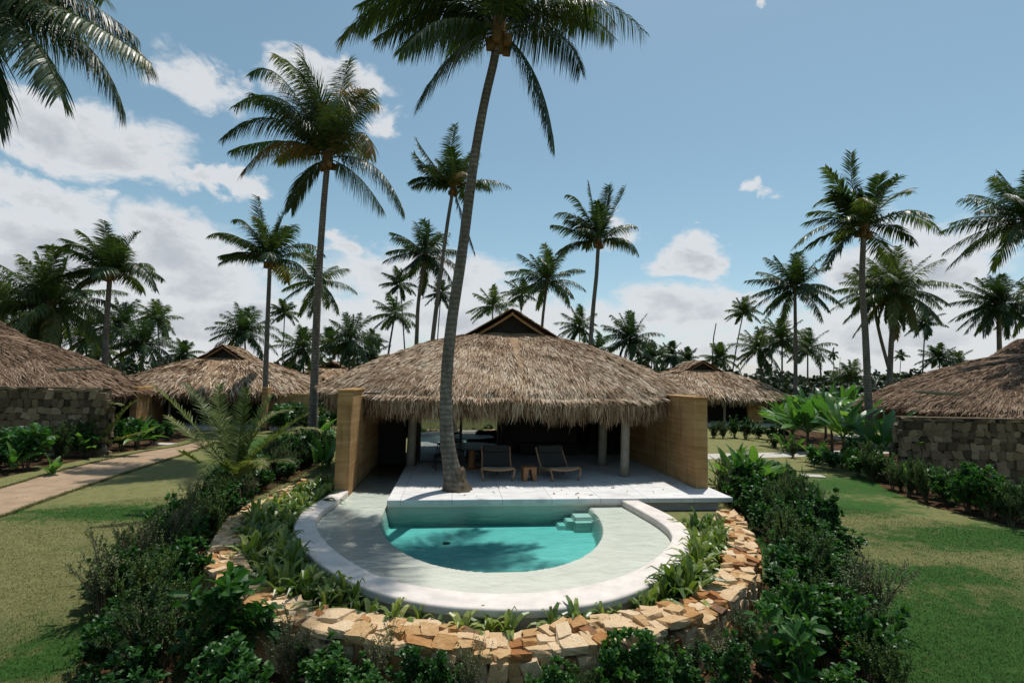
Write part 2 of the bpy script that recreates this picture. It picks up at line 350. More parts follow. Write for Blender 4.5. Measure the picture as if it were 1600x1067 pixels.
def m_soil():
    m, t = material('garden_soil'); p = geo(t)
    n = t.noise(p, 3.2, 6, .7); f = t.noise(p, 24, 5, .75)
    c = t.ramp(t.m('ADD', t.m('MULTIPLY', n, .6), t.m('MULTIPLY', f, .4)), [(.35, (.018,.013,.009)), (.5, (.05,.032,.018)), (.58, (.13,.062,.025)), (.68, (.28,.12,.04))])
    finish(t, princ(t, c, .95, .1, bump(t, t.m('ADD', n, f), 1, .05))); return m
M['soil'] = m_soil()
def m_water():
    m, t = material('pool_water'); p = geo(t)
    h = t.m('ADD', t.noise(mapv(t, p, (1,1.6,1)), 2.2, 3, .5, .3), t.m('MULTIPLY', t.noise(p, 9, 3, .5), .25))
    nrm = bump(t, h, .3, .10)
    fr = t.n('ShaderNodeFresnel', inp={'IOR': 1.33}); t.set(fr.inputs['Normal'], nrm)
    gl = t.n('ShaderNodeBsdfGlossy', inp={'Roughness': .02}); t.set(gl.inputs['Normal'], nrm)
    tr = t.n('ShaderNodeBsdfTransparent'); tr.inputs[0].default_value = (.97,.99,.985,1)
    mxs = t.n('ShaderNodeMixShader'); t.set(mxs.inputs[0], fr.outputs[0]); t.set(mxs.inputs[1], tr.outputs[0]); t.set(mxs.inputs[2], gl.outputs[0])
    ab = t.n('ShaderNodeVolumeAbsorption', inp={'Density': 0.98}); ab.inputs[0].default_value = (.10,.845,.865,1)
    out = t.n('ShaderNodeOutputMaterial'); t.set(out.inputs[0], mxs.outputs[0]); t.set(out.inputs[1], ab.outputs[0]); return m
M['water'] = m_water()
def m_glass():
    m, t = material('tinted_door_glass')
    gl = t.n('ShaderNodeBsdfGlossy', inp={'Roughness': .0}); gl.inputs[0].default_value = (.85,.9,.88,1)
    tr = t.n('ShaderNodeBsdfTransparent'); tr.inputs[0].default_value = (.55,.58,.56,1)
    lw = t.n('ShaderNodeFresnel', inp={'IOR': 2.1})
    mxs = t.n('ShaderNodeMixShader'); t.set(mxs.inputs[0], t.m('MULTIPLY', lw.outputs[0], 2.6, clamp=True)); t.set(mxs.inputs[1], tr.outputs[0]); t.set(mxs.inputs[2], gl.outputs[0])
    finish(t, mxs.outputs[0]); return m
M['glass'] = m_glass()

GZ = -0.75        # level of the lawn; the terrace is at 0

# ------------------------------------------------------------------ plan curves (world metres)
def resample(P, n):
    P = np.asarray(P, float)[:, :2]; d = np.r_[0, np.cumsum(np.linalg.norm(np.diff(P, axis=0), axis=1))]; s = np.linspace(0, d[-1], n)
    return np.c_[np.interp(s, d, P[:,0]), np.interp(s, d, P[:,1])]
COP_IN = [(-2.74,14.24),(-2.80,13.2),(-2.90,12.3),(-2.84,11.45),(-2.59,10.65),(-2.16,9.75),(-1.55,8.82),(-.90,8.12),(0.0,7.66),(0.92,7.50),(1.87,7.66),(2.80,8.12),(3.62,8.90),(4.20,9.68),(4.45,10.35),(4.50,11.1),(4.42,12.0),(4.30,12.96)]
COP_OUT = [(-3.08,14.24),(-3.22,13.2),(-3.32,12.2),(-3.18,11.1),(-2.92,10.3),(-2.48,9.4),(-1.85,8.48),(-1.12,7.72),(-.30,7.22),(0.6,7.00),(1.5,6.98),(2.35,7.24),(3.15,7.78),(3.95,8.62),(4.60,9.6),(4.93,10.6),(4.98,11.4),(4.88,12.2),(4.74,12.96)]
WALL_IN = [(-3.75,16.1),(-4.05,15.2),(-4.27,14.0),(-4.35,12.4),(-4.12,10.9),(-3.72,9.75),(-3.20,8.80),(-2.50,7.98),(-1.75,7.38),(-.95,7.0),(-.01,6.72),(0.8,6.6),(1.65,6.66),(2.56,6.93),(3.55,7.45),(4.5,8.35),(5.25,9.5),(5.85,10.6),(6.30,11.9)]
WALL_OUT = [(-4.15,16.2),(-4.45,15.3),(-4.68,14.0),(-4.72,12.3),(-4.52,10.85),(-4.15,9.65),(-3.68,8.70),(-2.98,7.82),(-2.05,7.02),(-1.10,6.52),(-.05,6.22),(0.8,6.1),(1.65,6.15),(2.60,6.40),(3.65,6.98),(4.75,7.95),(5.55,9.1),(6.2,10.3),(6.70,11.8)]
cin = resample(cat_rom(COP_IN, 8), 150); cout = resample(cat_rom(COP_OUT, 8), 150)
win = resample(cat_rom(WALL_IN, 8), 200); wout = resample(cat_rom(WALL_OUT, 8), 200); wmid = (win+wout)/2
DKX0, DKX1, DKY = -1.57, 7.05, 12.92

from mathutils.geometry import tessellate_polygon
def sheet(name, loops, z, mat, kind='structure', tone=.5):
    L = [[Vector((p[0], p[1], 0)) for p in l] for l in loops]; tri = tessellate_polygon(L)
    v = np.array([[p[0], p[1], z] for l in loops for p in l]); f = []
    for a, b, c in tri:
        n = np.cross(v[b]-v[a], v[c]-v[a])[2]
        f.append((a,b,c) if n > 0 else (a,c,b))
    return tag(MB().add(v, f, tone).build(name, mat), kind=kind)

hole = [tuple(p) for p in wmid]+[(7.0,11.8),(7.0,19.8),(-2.95,19.8),(-2.95,16.15)]
sheet('lawn', [[(-60,-6),(70,-6),(70,60),(-60,60)], hole], GZ, M['lawn'])
fl = MB()
for (a,b,c,d) in ((-3000,3000,60,4000),(-3000,-60,-6,60),(70,3000,-6,60),(-3000,3000,-600,-6)): fl.box(a,b,c,d,GZ-.5,GZ)
tag(fl.build('terrain', M['lawn']), kind='structure')

# sandy path on the left
PLO = [gp(*p, GZ)[:2] for p in ((-330,905),(-150,855),(0,808),(80,779),(170,748),(250,722),(300,706),(335,692))]
PUP = [gp(*p, GZ)[:2] for p in ((-330,850),(-150,800),(0,763),(75,741),(150,722),(220,707),(280,697),(310,689))]
PATH = list(zip(PLO, PUP))
pr = cat_rom([a for a, b in PATH], 6); pl = cat_rom([b for a, b in PATH], 6)
pr = pr + np.c_[wob(np.c_[pr, pr[:,0]*0], 3)*.06, 0*pr[:,0]]
sheet('sandy_path', [[tuple(p) for p in pr]+[tuple(p) for p in pl[::-1]]], GZ+.012, M['sand'])
# far path to the right villas
sheet('garden_path', [[(7.6,24.5),(9.5,23.6),(20,25.2),(30,27.5),(30,28.8),(19,26.6),(9.0,25.2)]], GZ+.012, M['stoneslab'])

# planting bed inside the stone wall
bed = [tuple(p) for p in wmid]+[(7.0,11.8),(7.0,13.2),(4.7,13.2)]+[tuple(p) for p in (cout*.6+cin*.4)[::-1]]+[(-3.0,14.4),(-3.0,16.15)]
sheet('planter_soil', [bed], -.38, M['soil'])
sheet('planter_lawn', [[(4.86,12.96),(7.0,12.96),(7.0,11.9),(6.3,11.5),(6.0,11.0),(5.6,10.9),(4.9,11.4)]], -.33, M['lawn'])
# irregular soil beds outside
def blob(cx, cy, rx, ry, seed, n=60):
    a = np.linspace(0, 2*np.pi, n, endpoint=False); r = 1+.16*np.sin(3*a+seed)+.10*np.sin(5*a+seed*2.3)+.06*np.sin(9*a+seed*3.1)+.03*np.sin(17*a+seed)
    return [(cx+rx*r[i]*math.cos(a[i]), cy+ry*r[i]*math.sin(a[i])) for i in range(n)]
SHL = [tuple(gp(*p, GZ)[:2]) for p in ((95,1130),(130,1010),(170,890),(250,840),(330,790),(370,742),(470,700),(510,716),(470,742),(400,775),(350,830),(330,900),(400,980),(470,1030),(560,1130))]
SHR = [tuple(gp(*p, GZ)[:2]) for p in ((1120,765),(1165,742),(1240,770),(1300,830),(1330,870),(1290,905),(1370,960),(1390,1020),(1420,1130),(900,1130),(1060,1040),(1180,1010),(1215,930),(1200,850),(1150,800))]
sheet('soil_bed', [SHL], GZ+.006, M['soil']); sheet('soil_bed', [SHR], GZ+.006, M['soil'])
sheet('soil_bed', [[tuple(gp(*p, GZ)[:2]) for p in ((-120,772),(0,747),(75,730),(150,714),(245,698),(300,686),(300,672),(200,680),(60,688),(-120,700))]], GZ+.006, M['soil'])
sheet('soil_bed', [[tuple(gp(*p, GZ)[:2]) for p in ((1340,728),(1380,762),(1450,790),(1540,812),(1700,850),(1700,775),(1500,745),(1400,710))]], GZ+.006, M['soil'])
sheet('soil_bed', [[tuple(gp(*p, GZ)[:2]) for p in ((1225,700),(1300,722),(1390,735),(1390,690),(1230,668))]], GZ+.006, M['soil'])
# mulch at the wall foot
for i, (px, py, rx, ry) in enumerate(((1190,1045,.6,.5),(1225,925,.35,.35),(1290,960,.5,.4))):
    c = gp(px, py, GZ); sheet('bare_soil', [blob(c[0], c[1], rx, ry, i*1.3)], GZ+.012, M['soil'])

# ------------------------------------------------------------------ swimming pool
pool = tag(empty('swimming_pool', (0.95,10.9,-.05)), 'kidney curved turquoise pool with broad white plaster rim in front of the terrace', 'pool')
PL = (-.95,-10.9,.05)
def P_(o): o.location = PL; return o
prof = [(0,-1.45),(0,-.092),(0,-.085),(.012,-.062),(.05,-.049),(.06,-.048),(.94,-.048),(.95,-.049),(.988,-.062),(1,-.085),(1,-.092),(1,-.150),(1,-.158),(.985,-.172),(.93,-.175),(.92,-.18),(.92,-.95)]
n = len(cin); K = len(prof)
V3 = np.array([[*(cin[i]*(1-u)+cout[i]*u), z] for i in range(n) for (u, z) in prof])
i = np.arange(n-1)[:,None]; j = np.arange(K-1)[None]
q = np.stack([i*K+j, i*K+j+1, (i+1)*K+j+1, (i+1)*K+j], -1).reshape(-1, 4)
P_(MB().add(V3, q[:, ::-1]).build('coping', M['plaster'], pool, smooth=True))
# floor: shelf, deep basin and steps as one plastered height field
st = .04; gx = np.arange(-3.0, 4.75, st); gy = np.arange(7.2, 13.02, st)
X, Y = np.meshgrid(gx, gy); 
dd = ((np.abs(X-.93)/2.52)**2.1+(np.abs(Y-12.7)/3.98)**2.1)
edge = (1-dd)*1.5
Z = -.212-.42*np.clip(edge/.14, 0, 1)
stp = np.where(X > 3.0, -.34, np.where(X > 2.80, -.44, np.where(X > 2.6, -.54, -1.45)))
Z = np.where((Y > 12.45), np.maximum(Z, stp), Z); Z = np.where((Y>12.28)&(Y<=12.45)&(X>2.95), np.maximum(Z,-.42), Z)
msk = inside(X, Y, [tuple(p) for p in (cin*.8+cout*.2)]+[(4.3,13.1),(-2.8,13.1)])
ny, nx = X.shape; idx = np.arange(nx*ny).reshape(ny, nx)
qq = np.stack([idx[:-1,:-1], idx[:-1,1:], idx[1:,1:], idx[1:,:-1]], -1); mk = msk[:-1,:-1]|msk[1:,1:]|msk[:-1,1:]|msk[1:,:-1]
P_(MB().add(np.stack([X,Y,Z],-1).reshape(-1,3), qq[mk]).build('pool_floor', M['poolplaster'], pool, smooth=False))
P_(MB().box(-3.0,DKX0+.02,13.0,19.6,-.5,-.212).build('channel_floor', M['poolplaster'], pool))
P_(MB().box(DKX0+.02,4.6,12.96,13.25,-1.6,-.125).build('back_wall', M['poolplaster'], pool))
P_(MB().tube([(-.1,11.6,-.636),(-.1,11.6,-.622)], .09, 16).build('drain', M['darkmetal'], pool))
# water as a closed body
wp = [tuple(p) for p in (cin*.97+cout*.03)]+[(4.3,12.975),(DKX0+.015,12.975),(DKX0+.015,19.4),(-2.78,19.4)]
wb = MB(); tri = tessellate_polygon([[Vector((p[0],p[1],0)) for p in wp]]); vv = np.array(wp)
up = []
for a,b,c in tri:
    nn = np.cross(np.r_[vv[b]-vv[a],0], np.r_[vv[c]-vv[a],0])[2]; up.append((a,b,c) if nn > 0 else (a,c,b))
nw = len(wp); wv = np.vstack([np.c_[vv, np.full(nw,-.168)], np.c_[vv, np.full(nw,-1.5)]])
area = sum(vv[k][0]*vv[(k+1)%nw][1]-vv[(k+1)%nw][0]*vv[k][1] for k in range(nw))
sides = [((k+1)%nw, k, nw+k, nw+(k+1)%nw) if area > 0 else (k, (k+1)%nw, nw+(k+1)%nw, nw+k) for k in range(nw)]
sides = [s[::-1] if False else s for s in sides]
wb.add(wv, up+[(c+nw,b+nw,a+nw) for a,b,c in up]+sides)
tag(wb.build('pool_water', M['water']), kind='structure')

# ------------------------------------------------------------------ fieldstone walls
def _ico():
    bm_ = []; import bmesh
    bm = bmesh.new(); bmesh.ops.create_cube(bm, size=2); bmesh.ops.subdivide_edges(bm, edges=bm.edges[:], cuts=2, use_grid_fill=True)
    v = np.array([x.co[:] for x in bm.verts]); f = [tuple(q.index for q in p.verts) for p in bm.faces]; bm.free()
    return v, np.array(f)
CV, CF = _ico()
CVs = CV*(1-.17)+nz(CV)*.17*1.35
def stones(mb, C, A, B, N, sx, sy, sz, tones, rg):
    """stones at C (n,3) with axes A,B,N and half sizes"""
    n = len(C); v = np.repeat(CVs[None], n, 0)
    jit = wob(CV[None]*1.3+rg.uniform(-50,50,(n,1,3)), 1.0)[..., None]*.13+rg.normal(0,.034,(n,len(CV),3))
    sh = rg.uniform(-.28,.28,(n,4))
    v = v*(1+jit)
    v[...,0] += sh[:,0,None]*v[...,1]; v[...,1] += sh[:,1,None]*v[...,0]; v[...,2] += sh[:,2,None]*v[...,0]*.4+sh[:,3,None]*v[...,1]*.4
    W = C[:,None]+A[:,None]*(v[...,0]*sx[:,None])[...,None]+B[:,None]*(v[...,1]*sy[:,None])[...,None]+N[:,None]*(v[...,2]*sz[:,None])[...,None]
    F = (CF[None]+(np.arange(n)*len(CV))[:,None,None]).reshape(-1,4)
    mb.add(W.reshape(-1,3), F, np.repeat(tones, len(CV)))
def stone_ring(mb, pin, pout, top, bot_in, bot_out, size, rg):
    mid = (pin+pout)/2; d = np.r_[0, np.cumsum(np.linalg.norm(np.diff(mid, axis=0), axis=1))]; Ltot = d[-1]
    def samp(P, s): return np.c_[np.interp(s, d, P[:,0]), np.interp(s, d, P[:,1])]
    tw = lambda s: top+.035*np.sin(s*1.9)+.03*np.sin(s*4.3+1)
    C=[];A=[];B=[];N=[];sx=[];sy=[];sz=[];tn=[]
    def put(p, a, b, n_, x, y, z): C.append(p);A.append(a);B.append(b);N.append(n_);sx.append(x);sy.append(y);sz.append(z);tn.append(rg.choice([rg.uniform(.62,1.0),rg.uniform(.35,.7),rg.uniform(.05,.4)],p=[.55,.3,.15]))
    s = 0
    # cap: rows across
    for row, u0 in enumerate((.14,.5,.86)):
        s = rg.uniform(0,.2)
        while s < Ltot:
            l = size*rg.uniform(.65,1.45); c = samp(pin, [s+l/2])[0]*(1-u0)+samp(pout, [s+l/2])[0]*u0
            a2 = nz(samp(mid,[min(s+l/2+.05,Ltot)])[0]-samp(mid,[max(s+l/2-.05,0)])[0]); ang = rg.normal(0,.22)
            a = np.array([a2[0]*math.cos(ang)-a2[1]*math.sin(ang), a2[0]*math.sin(ang)+a2[1]*math.cos(ang), rg.normal(0,.08)]); a = nz(a)
            nn = nz(np.array([rg.normal(0,.14),rg.normal(0,.14),1])); b = nz(np.cross(nn,a)); nn = np.cross(a,b)
            wdt = np.linalg.norm(samp(pin,[s])[0]-samp(pout,[s])[0])
            put(np.array([c[0]+rg.normal(0,.02),c[1]+rg.normal(0,.02),tw(s)-.03+rg.normal(0,.018)-(abs(u0-.5)*.03)]), a, b, nn, l*.56, wdt*.215*rg.uniform(.85,1.2), rg.uniform(.045,.08))
            s += l*.93
    for P, side, bot in ((pout, 1, bot_out), (pin, -1, bot_in)):
        z = top-.09
        while z > bot-.1:
            h = size*rg.uniform(.75,1.15); s = rg.uniform(-.2,.1)
            while s < Ltot:
                l = size*rg.uniform(.6,1.2); c = samp(P,[s+l/2])[0]; a2 = nz(samp(mid,[min(s+l/2+.05,Ltot)])[0]-samp(mid,[max(s+l/2-.05,0)])[0])
                o2 = nz(samp(pout,[s+l/2])[0]-samp(pin,[s+l/2])[0])*side
                ang = rg.normal(0,.12); a = nz(np.array([a2[0], a2[1], math.tan(ang)])); nn = np.array([o2[0],o2[1],0])+rg.normal(0,.07,3); nn = nz(nn-a*(nn@a)); b = np.cross(nn,a)
                put(np.array([c[0]-o2[0]*.05,c[1]-o2[1]*.05,z-h/2+rg.normal(0,.03)])+np.array([o2[0],o2[1],0])*rg.normal(0,.022), a, b, nn, l*.50, h*.49, rg.uniform(.08,.12))
                s += l*.97
            z -= h*.93
    stones(mb, *[np.array(x) for x in (C,A,B,N,sx,sy,sz,tn)], rg)
def wall_core(mb, pin, pout, top, bot):
    a = pin*.88+pout*.12; b = pin*.12+pout*.88; n = len(a)
    V_ = np.array([[*p, z] for k in range(n) for (p, z) in ((a[k],bot),(a[k],top),(b[k],top),(b[k],bot))])
    i = np.arange(n-1)[:,None]; j = np.arange(4)[None]; q = np.stack([i*4+j,(i+1)*4+j,(i+1)*4+(j+1)%4,i*4+(j+1)%4],-1).reshape(-1,4)
    mb.add(V_, q); mb.f.append(np.array([[0,1,2,3]])+mb.n-len(V_)); mb.f.append(np.array([[3,2,1,0]])+mb.n-4)
pw = tag(empty('stone_wall', (0.9,6.4,GZ)), 'low curved dry stone wall of ochre fieldstones ringing the pool planting bed', 'stone wall')
mb = MB(); stone_ring(mb, win, wout, -.13, -.36, -.80, .195, np.random.default_rng(3)); mb.build('stone_facing', M['stone'], pw, smooth=False, loc=(-.9,-6.4,-GZ))
mb = MB(); wall_core(mb, win, wout, -.19, -.95); mb.build('mortar_core', M['mortar'], pw, loc=(-.9,-6.4,-GZ))

# ------------------------------------------------------------------ thatched villas
def thatch(root, hx, hy, ze_f, ze_s, zg, gw, gl, apex, ns, nf, seed, mat, fringe=.62, sw=.017, sl_=.5, n_=3.0, gside=1.0, dark=0.0, flen=1.0):
    """roof in villa coordinates: front is -y"""
    rg = np.random.default_rng(seed)
    def plan(th):
        c, s = np.cos(th), np.sin(th); e = 2/n_
        return np.sign(c)*np.abs(c)**e, np.sign(s)*np.abs(s)**e
    def surf(th, r):
        px, py = plan(th); c, s = np.cos(th), np.sin(th); e = 2/6.0
        qx, qy = np.sign(c)*np.abs(c)**e*gw/2, np.sign(s)*np.abs(s)**e*gl/2
        fr = np.clip(-py, 0, 1)**2; ze = ze_s+(ze_f-ze_s)*fr
        x = hx*px*(1-r)+qx*r; y = hy*py*(1-r)+qy*r
        rr = np.clip(r, 0, 1); z = ze+(zg-ze)*(rr+.10*np.sin(np.pi*rr)) - np.clip(.06-rr,0,1)*3.0*(zg-ze)*.25
        P = np.stack([x,y,z],-1)
        P[...,2] += .05*wob(P, .9, seed)*(1-rr*.5)+.03*wob(P, 2.7, seed+5)
        return P
    nt, nr = 128, 22
    th = np.linspace(0, 2*np.pi, nt, endpoint=False); r = np.linspace(0, 1, nr)
    TH, RR = np.meshgrid(th, r, indexing='ij'); S = surf(TH, RR)
    m = MB(); idx = np.arange(nt*nr).reshape(nt, nr)
    q = np.stack([idx[:, :-1], np.roll(idx,-1,0)[:, :-1], np.roll(idx,-1,0)[:,1:], idx[:,1:]], -1).reshape(-1,4)
    tn = np.clip(.42+.16*wob(S.reshape(-1,3),.8,seed)-dark, 0, 1)
    m.add(S.reshape(-1,3), q, tn)
    # cap below the gable and the thick lip plus underside
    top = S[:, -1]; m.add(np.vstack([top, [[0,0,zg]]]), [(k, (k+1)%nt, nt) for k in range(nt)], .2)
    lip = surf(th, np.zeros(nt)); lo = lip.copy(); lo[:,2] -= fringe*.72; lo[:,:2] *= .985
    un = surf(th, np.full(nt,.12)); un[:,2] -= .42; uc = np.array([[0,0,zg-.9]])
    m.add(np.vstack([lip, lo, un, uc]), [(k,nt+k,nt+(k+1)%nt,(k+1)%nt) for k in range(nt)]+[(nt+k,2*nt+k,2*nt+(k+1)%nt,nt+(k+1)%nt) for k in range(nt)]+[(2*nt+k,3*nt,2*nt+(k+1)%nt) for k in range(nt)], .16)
    # straw lying on the slope; more on the side facing the garden
    def pick(n):
        a = rg.uniform(0, 2*np.pi, n*2); keep = (np.sin(a) < .25) | (rg.random(n*2) < .22); return a[keep][:n]
    a = pick(ns); nn = len(a); rr = 1-np.sqrt(rg.uniform(0,1,nn)*.985+.005); 
    p0 = surf(a, rr); p1 = surf(a, np.clip(rr-.03, -.05, 1)); down = nz(p1-p0); aa = surf(a+.01, rr); side = nz(aa-p0); nrm = nz(np.cross(down, side)); nrm *= np.sign(nrm[:,2:3])
    ln = sl_*rg.uniform(.5,1.25,nn)*(1+.0*rr); sg = rg.normal(0,.20,nn); dirv = nz(down+side*sg[:,None]+side*(.30*wob(p0*1.0,1.1,seed+9))[:,None])
    lift = rg.uniform(.0,.16,nn)+.10*(wob(p0,2.2,seed+3)>.35)
    C = np.stack([p0-nrm*.01, p0+dirv*(ln*.5)[:,None]+nrm*(.02+lift*ln*.55)[:,None], p0+dirv*ln[:,None]+nrm*(.015+lift*ln)[:,None]-np.array([0,0,1])*(ln*.06)[:,None]], 1)
    sd = nz(np.cross(dirv, nrm)); tw_ = rg.normal(0,.5,nn)[:,None]; sd = nz(sd+nrm*tw_)
    tone = np.clip(.57+.23*rg.normal(0,1,nn)+.20*wob(p0,.75,seed)+.15*wob(p0,2.9,seed+2)+.10*wob(p0,6.5,seed+1)-.16*(rr>.45)*(wob(p0,1.3,seed+8)>.1)-dark, .02, 1)
    m.ribbons(C, sd, np.array([.9,1,.35])*sw, tone)
    # fringe: shaggy top layer bending over, then hanging strands
    a = pick(nf); nn = len(a); off = rg.uniform(0,.05,nn)**1.0; p0 = surf(a, off); out = np.c_[np.cos(a), np.sin(a), 0*a]; px, py = plan(a)
    out = nz(np.c_[np.sign(px)*np.abs(px)**(n_-1)/hx, np.sign(py)*np.abs(py)**(n_-1)/hy, 0*a]); side = np.c_[-out[:,1], out[:,0], 0*a]
    clump = .5+.5*wob(np.c_[p0[:,:2]*4.2, a*0], 1.0, seed+4)+.25*wob(np.c_[p0[:,:2]*11, a*0], 1.0, seed+7); L = fringe*flen*(.45+.6*rg.random(nn))*(.70+.46*clump)*np.where(rg.random(nn)<.04,1.25,1)
    st_ = p0.copy(); st_[:,2] -= rg.uniform(0,.30,nn)*(rg.random(nn)<.55); st_[:,:2] -= out[:,:2]*(rg.uniform(0,.10,nn))[:,None]
    o = rg.uniform(.02,.12,nn)
    sg = rg.normal(0,.05,nn)+.07*wob(np.c_[p0[:,:2]*1.7,a*0],1,seed+6)
    C = np.stack([st_, st_+out*o[:,None]-np.array([0,0,1])*(L*.33)[:,None]+side*(sg*.3)[:,None], st_+out*(o*1.0)[:,None]-np.array([0,0,1])*(L*.68)[:,None]+side*(sg*.8)[:,None], st_+out*(o*.8)[:,None]-np.array([0,0,1])*L[:,None]+side*(sg*1.5)[:,None]], 1)
    an = rg.uniform(-1.2,1.2,nn); sd = nz(side*np.cos(an)[:,None]+out*np.sin(an)[:,None])
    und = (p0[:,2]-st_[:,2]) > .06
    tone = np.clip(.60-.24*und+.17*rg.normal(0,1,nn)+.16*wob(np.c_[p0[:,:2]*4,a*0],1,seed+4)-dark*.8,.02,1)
    m.ribbons(C, sd, np.array([.8,1,.8,.25])*sw*.95, tone)
    roof = m.build('roof', mat, root)
    # little gable on top
    g = MB(); gy0, gy1 = -gl/2-.32, gl/2+.3; hw = gw/2+.12; nseg = 14
    for sgn in (-1, 1):
        ys = np.linspace(gy0, gy1, nseg); us = np.linspace(0, 1, 7); YY, UU = np.meshgrid(ys, us, indexing='ij')
        for dz in (0, -.13):
            Xg = sgn*UU*hw; Zg = apex-(apex-zg+.10)*UU**.93+dz; Pg = np.stack([Xg,YY,Zg],-1); Pg[...,2] += .025*wob(Pg,2.6,seed)
            ii = np.arange(nseg*7).reshape(nseg,7); qf = np.stack([ii[:-1,:-1],ii[1:,:-1],ii[1:,1:],ii[:-1,1:]],-1).reshape(-1,4)
            g.add(Pg.reshape(-1,3), qf, .3 if dz else .45)
        # straw on it
        k = int(ns*.07)+40; yy = rg.uniform(gy0,gy1,k); uu = rg.uniform(0,1,k)**.9; zz = apex-(apex-zg+.10)*uu**.93
        p0 = np.c_[sgn*uu*hw, yy, zz+.01]; dv = nz(np.c_[np.full(k,sgn*hw), rg.normal(0,.3,k), np.full(k,-(apex-zg))]); ln = rg.uniform(.15,.4,k)*sl_/.5
        nrm = nz(np.c_[np.full(k,sgn*(apex-zg)), 0*yy, np.full(k,hw)]); lf = rg.uniform(.02,.14,k)
        C = np.stack([p0, p0+dv*(ln*.5)[:,None]+nrm*(lf*ln)[:,None]*.8+nrm*.012, p0+dv*ln[:,None]+nrm*(lf*ln)[:,None]+nrm*.012],1)
        g.ribbons(C, nz(np.cross(dv,nrm)+nrm*rg.normal(0,.4,k)[:,None]), np.array([.9,1,.3])*sw, np.clip(.45+.17*rg.normal(0,1,k)-dark,.02,1))
    g.build('gable_thatch', mat, roof)
    gb = MB()
    for yy in (gy0+.10, gy1-.10):
        for sgn in (-1,1):
            P2 = [(sgn*u*hw*.99, yy, apex-(apex-zg+.10)*u**.93-.20) for u in np.linspace(0,1,5)]; gb.tube(P2, .045, 6, .4)
    gb.tube([(0,gy0+.02,apex-.19),(0,gy1,apex-.19)], .05, 6, .4)
    gb.build('gable_rafter', M['lightwood'], roof)
    for yy in (gy0+.5, gy1-.4):
        gd = MB(); gd.add([(-hw*.9,yy,zg-.05),(hw*.9,yy,zg-.05),(0,yy,apex-.2)], [(0,1,2)]); gd.build('gable_opening_shade', M['black'], roof)  # black sheet stands for the shade inside the open gable
    return roof

VX, VY = 2.08, 21.15
villa = tag(empty('thatched_villa', (VX,VY,0)), 'nearest thatched villa with shaggy straw eave and ochre side walls behind the pool', 'villa')
def VP(mb, name, mat, parent=villa, **k): return mb.build(name, mat, parent, loc=(-VX,-VY,0) if parent is villa else None, **k)
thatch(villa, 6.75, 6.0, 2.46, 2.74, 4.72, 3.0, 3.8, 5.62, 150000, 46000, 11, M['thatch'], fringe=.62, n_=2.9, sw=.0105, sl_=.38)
def earth_wall(xo, xi, y0, y1, top, name='side_wall'):
    m = MB(); b = .06*np.sign(xo-xi)
    v = [(xo+0*b,y0,-.75),(xi,y0,-.75),(xi,y1,-.75),(xo,y1,-.75),(xo,y0,top),(xi,y0,top),(xi,y1,top),(xo,y1,top)]
    m.add(v, [(0,3,2,1),(4,5,6,7),(0,1,5,4),(1,2,6,5),(2,3,7,6),(3,0,4,7)]); o = VP(m, name, M['earth']); bevel(o, .02, 3)
    c = MB(); x0, x1 = min(xo,xi)-.03, max(xo,xi)+.03; c.box(x0,x1,y0-.03,y1,top+.002,top+.05); c = c.build('wall_cap', M['earth'], o); bevel(c, .012, 2)
    return o
earth_wall(-3.12,-2.74,14.24,19.4,2.57); earth_wall(7.19,6.82,14.02,20.0,2.52)
# terrace
dk = MB()
hx_, hy_, hr = .12, 14.0, .36
dk.box(DKX0,DKX1+.25,DKY,26.5,-.12,0)
o = VP(dk, 'terrace', M['deck']); bevel(o, .012, 2)
VP(MB().box(DKX0+.03,DKX1,13.2,26.3,-.75,-.125), 'terrace_base', M['plaster'])
soilc = VP(MB().tube([(hx_+.04,hy_,.001),(hx_+.04,hy_,.006)], .34, 24), 'planting_hole', M['soil'])
# rooms behind
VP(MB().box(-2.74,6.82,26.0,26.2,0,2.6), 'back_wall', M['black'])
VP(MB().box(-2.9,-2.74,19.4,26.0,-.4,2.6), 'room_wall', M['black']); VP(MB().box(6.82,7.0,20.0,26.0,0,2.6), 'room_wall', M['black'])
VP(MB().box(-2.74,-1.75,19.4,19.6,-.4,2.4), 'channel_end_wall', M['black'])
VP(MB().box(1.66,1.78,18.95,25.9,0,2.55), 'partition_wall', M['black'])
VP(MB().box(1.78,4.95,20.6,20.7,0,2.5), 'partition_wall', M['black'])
for (x, y, r, mt_) in ((-1.43,17.87,.15,'cream'),(5.23,17.85,.15,'cream'),(5.36,15.84,.14,'cream'),(-1.43,21.0,.12,'cream')):
    VP(MB().tube([(x+.01*k, y, z) for k, z in enumerate(np.linspace(0,2.75,7))], r*np.array([1.04,1,.98,1,.97,.99,1.0]), 14, .5), 'column', M[mt_], smooth=True)
for x0, x1 in ((-1.2,.25),(.25,1.6)):
    gd = VP(MB().box(x0+.03,x1-.03,18.62,18.63,.05,2.35), 'glass_door', M['glass'])
    fr = MB(); 
    for a in (x0,x1-.05): fr.box(a,a+.05,18.595,18.655,0,2.4)
    fr.box(x0+.05,x1-.05,18.595,18.655,0,.05); fr.box(x0+.05,x1-.05,18.595,18.655,2.35,2.4); fr.build('door_frame', M['darkmetal'], gd)
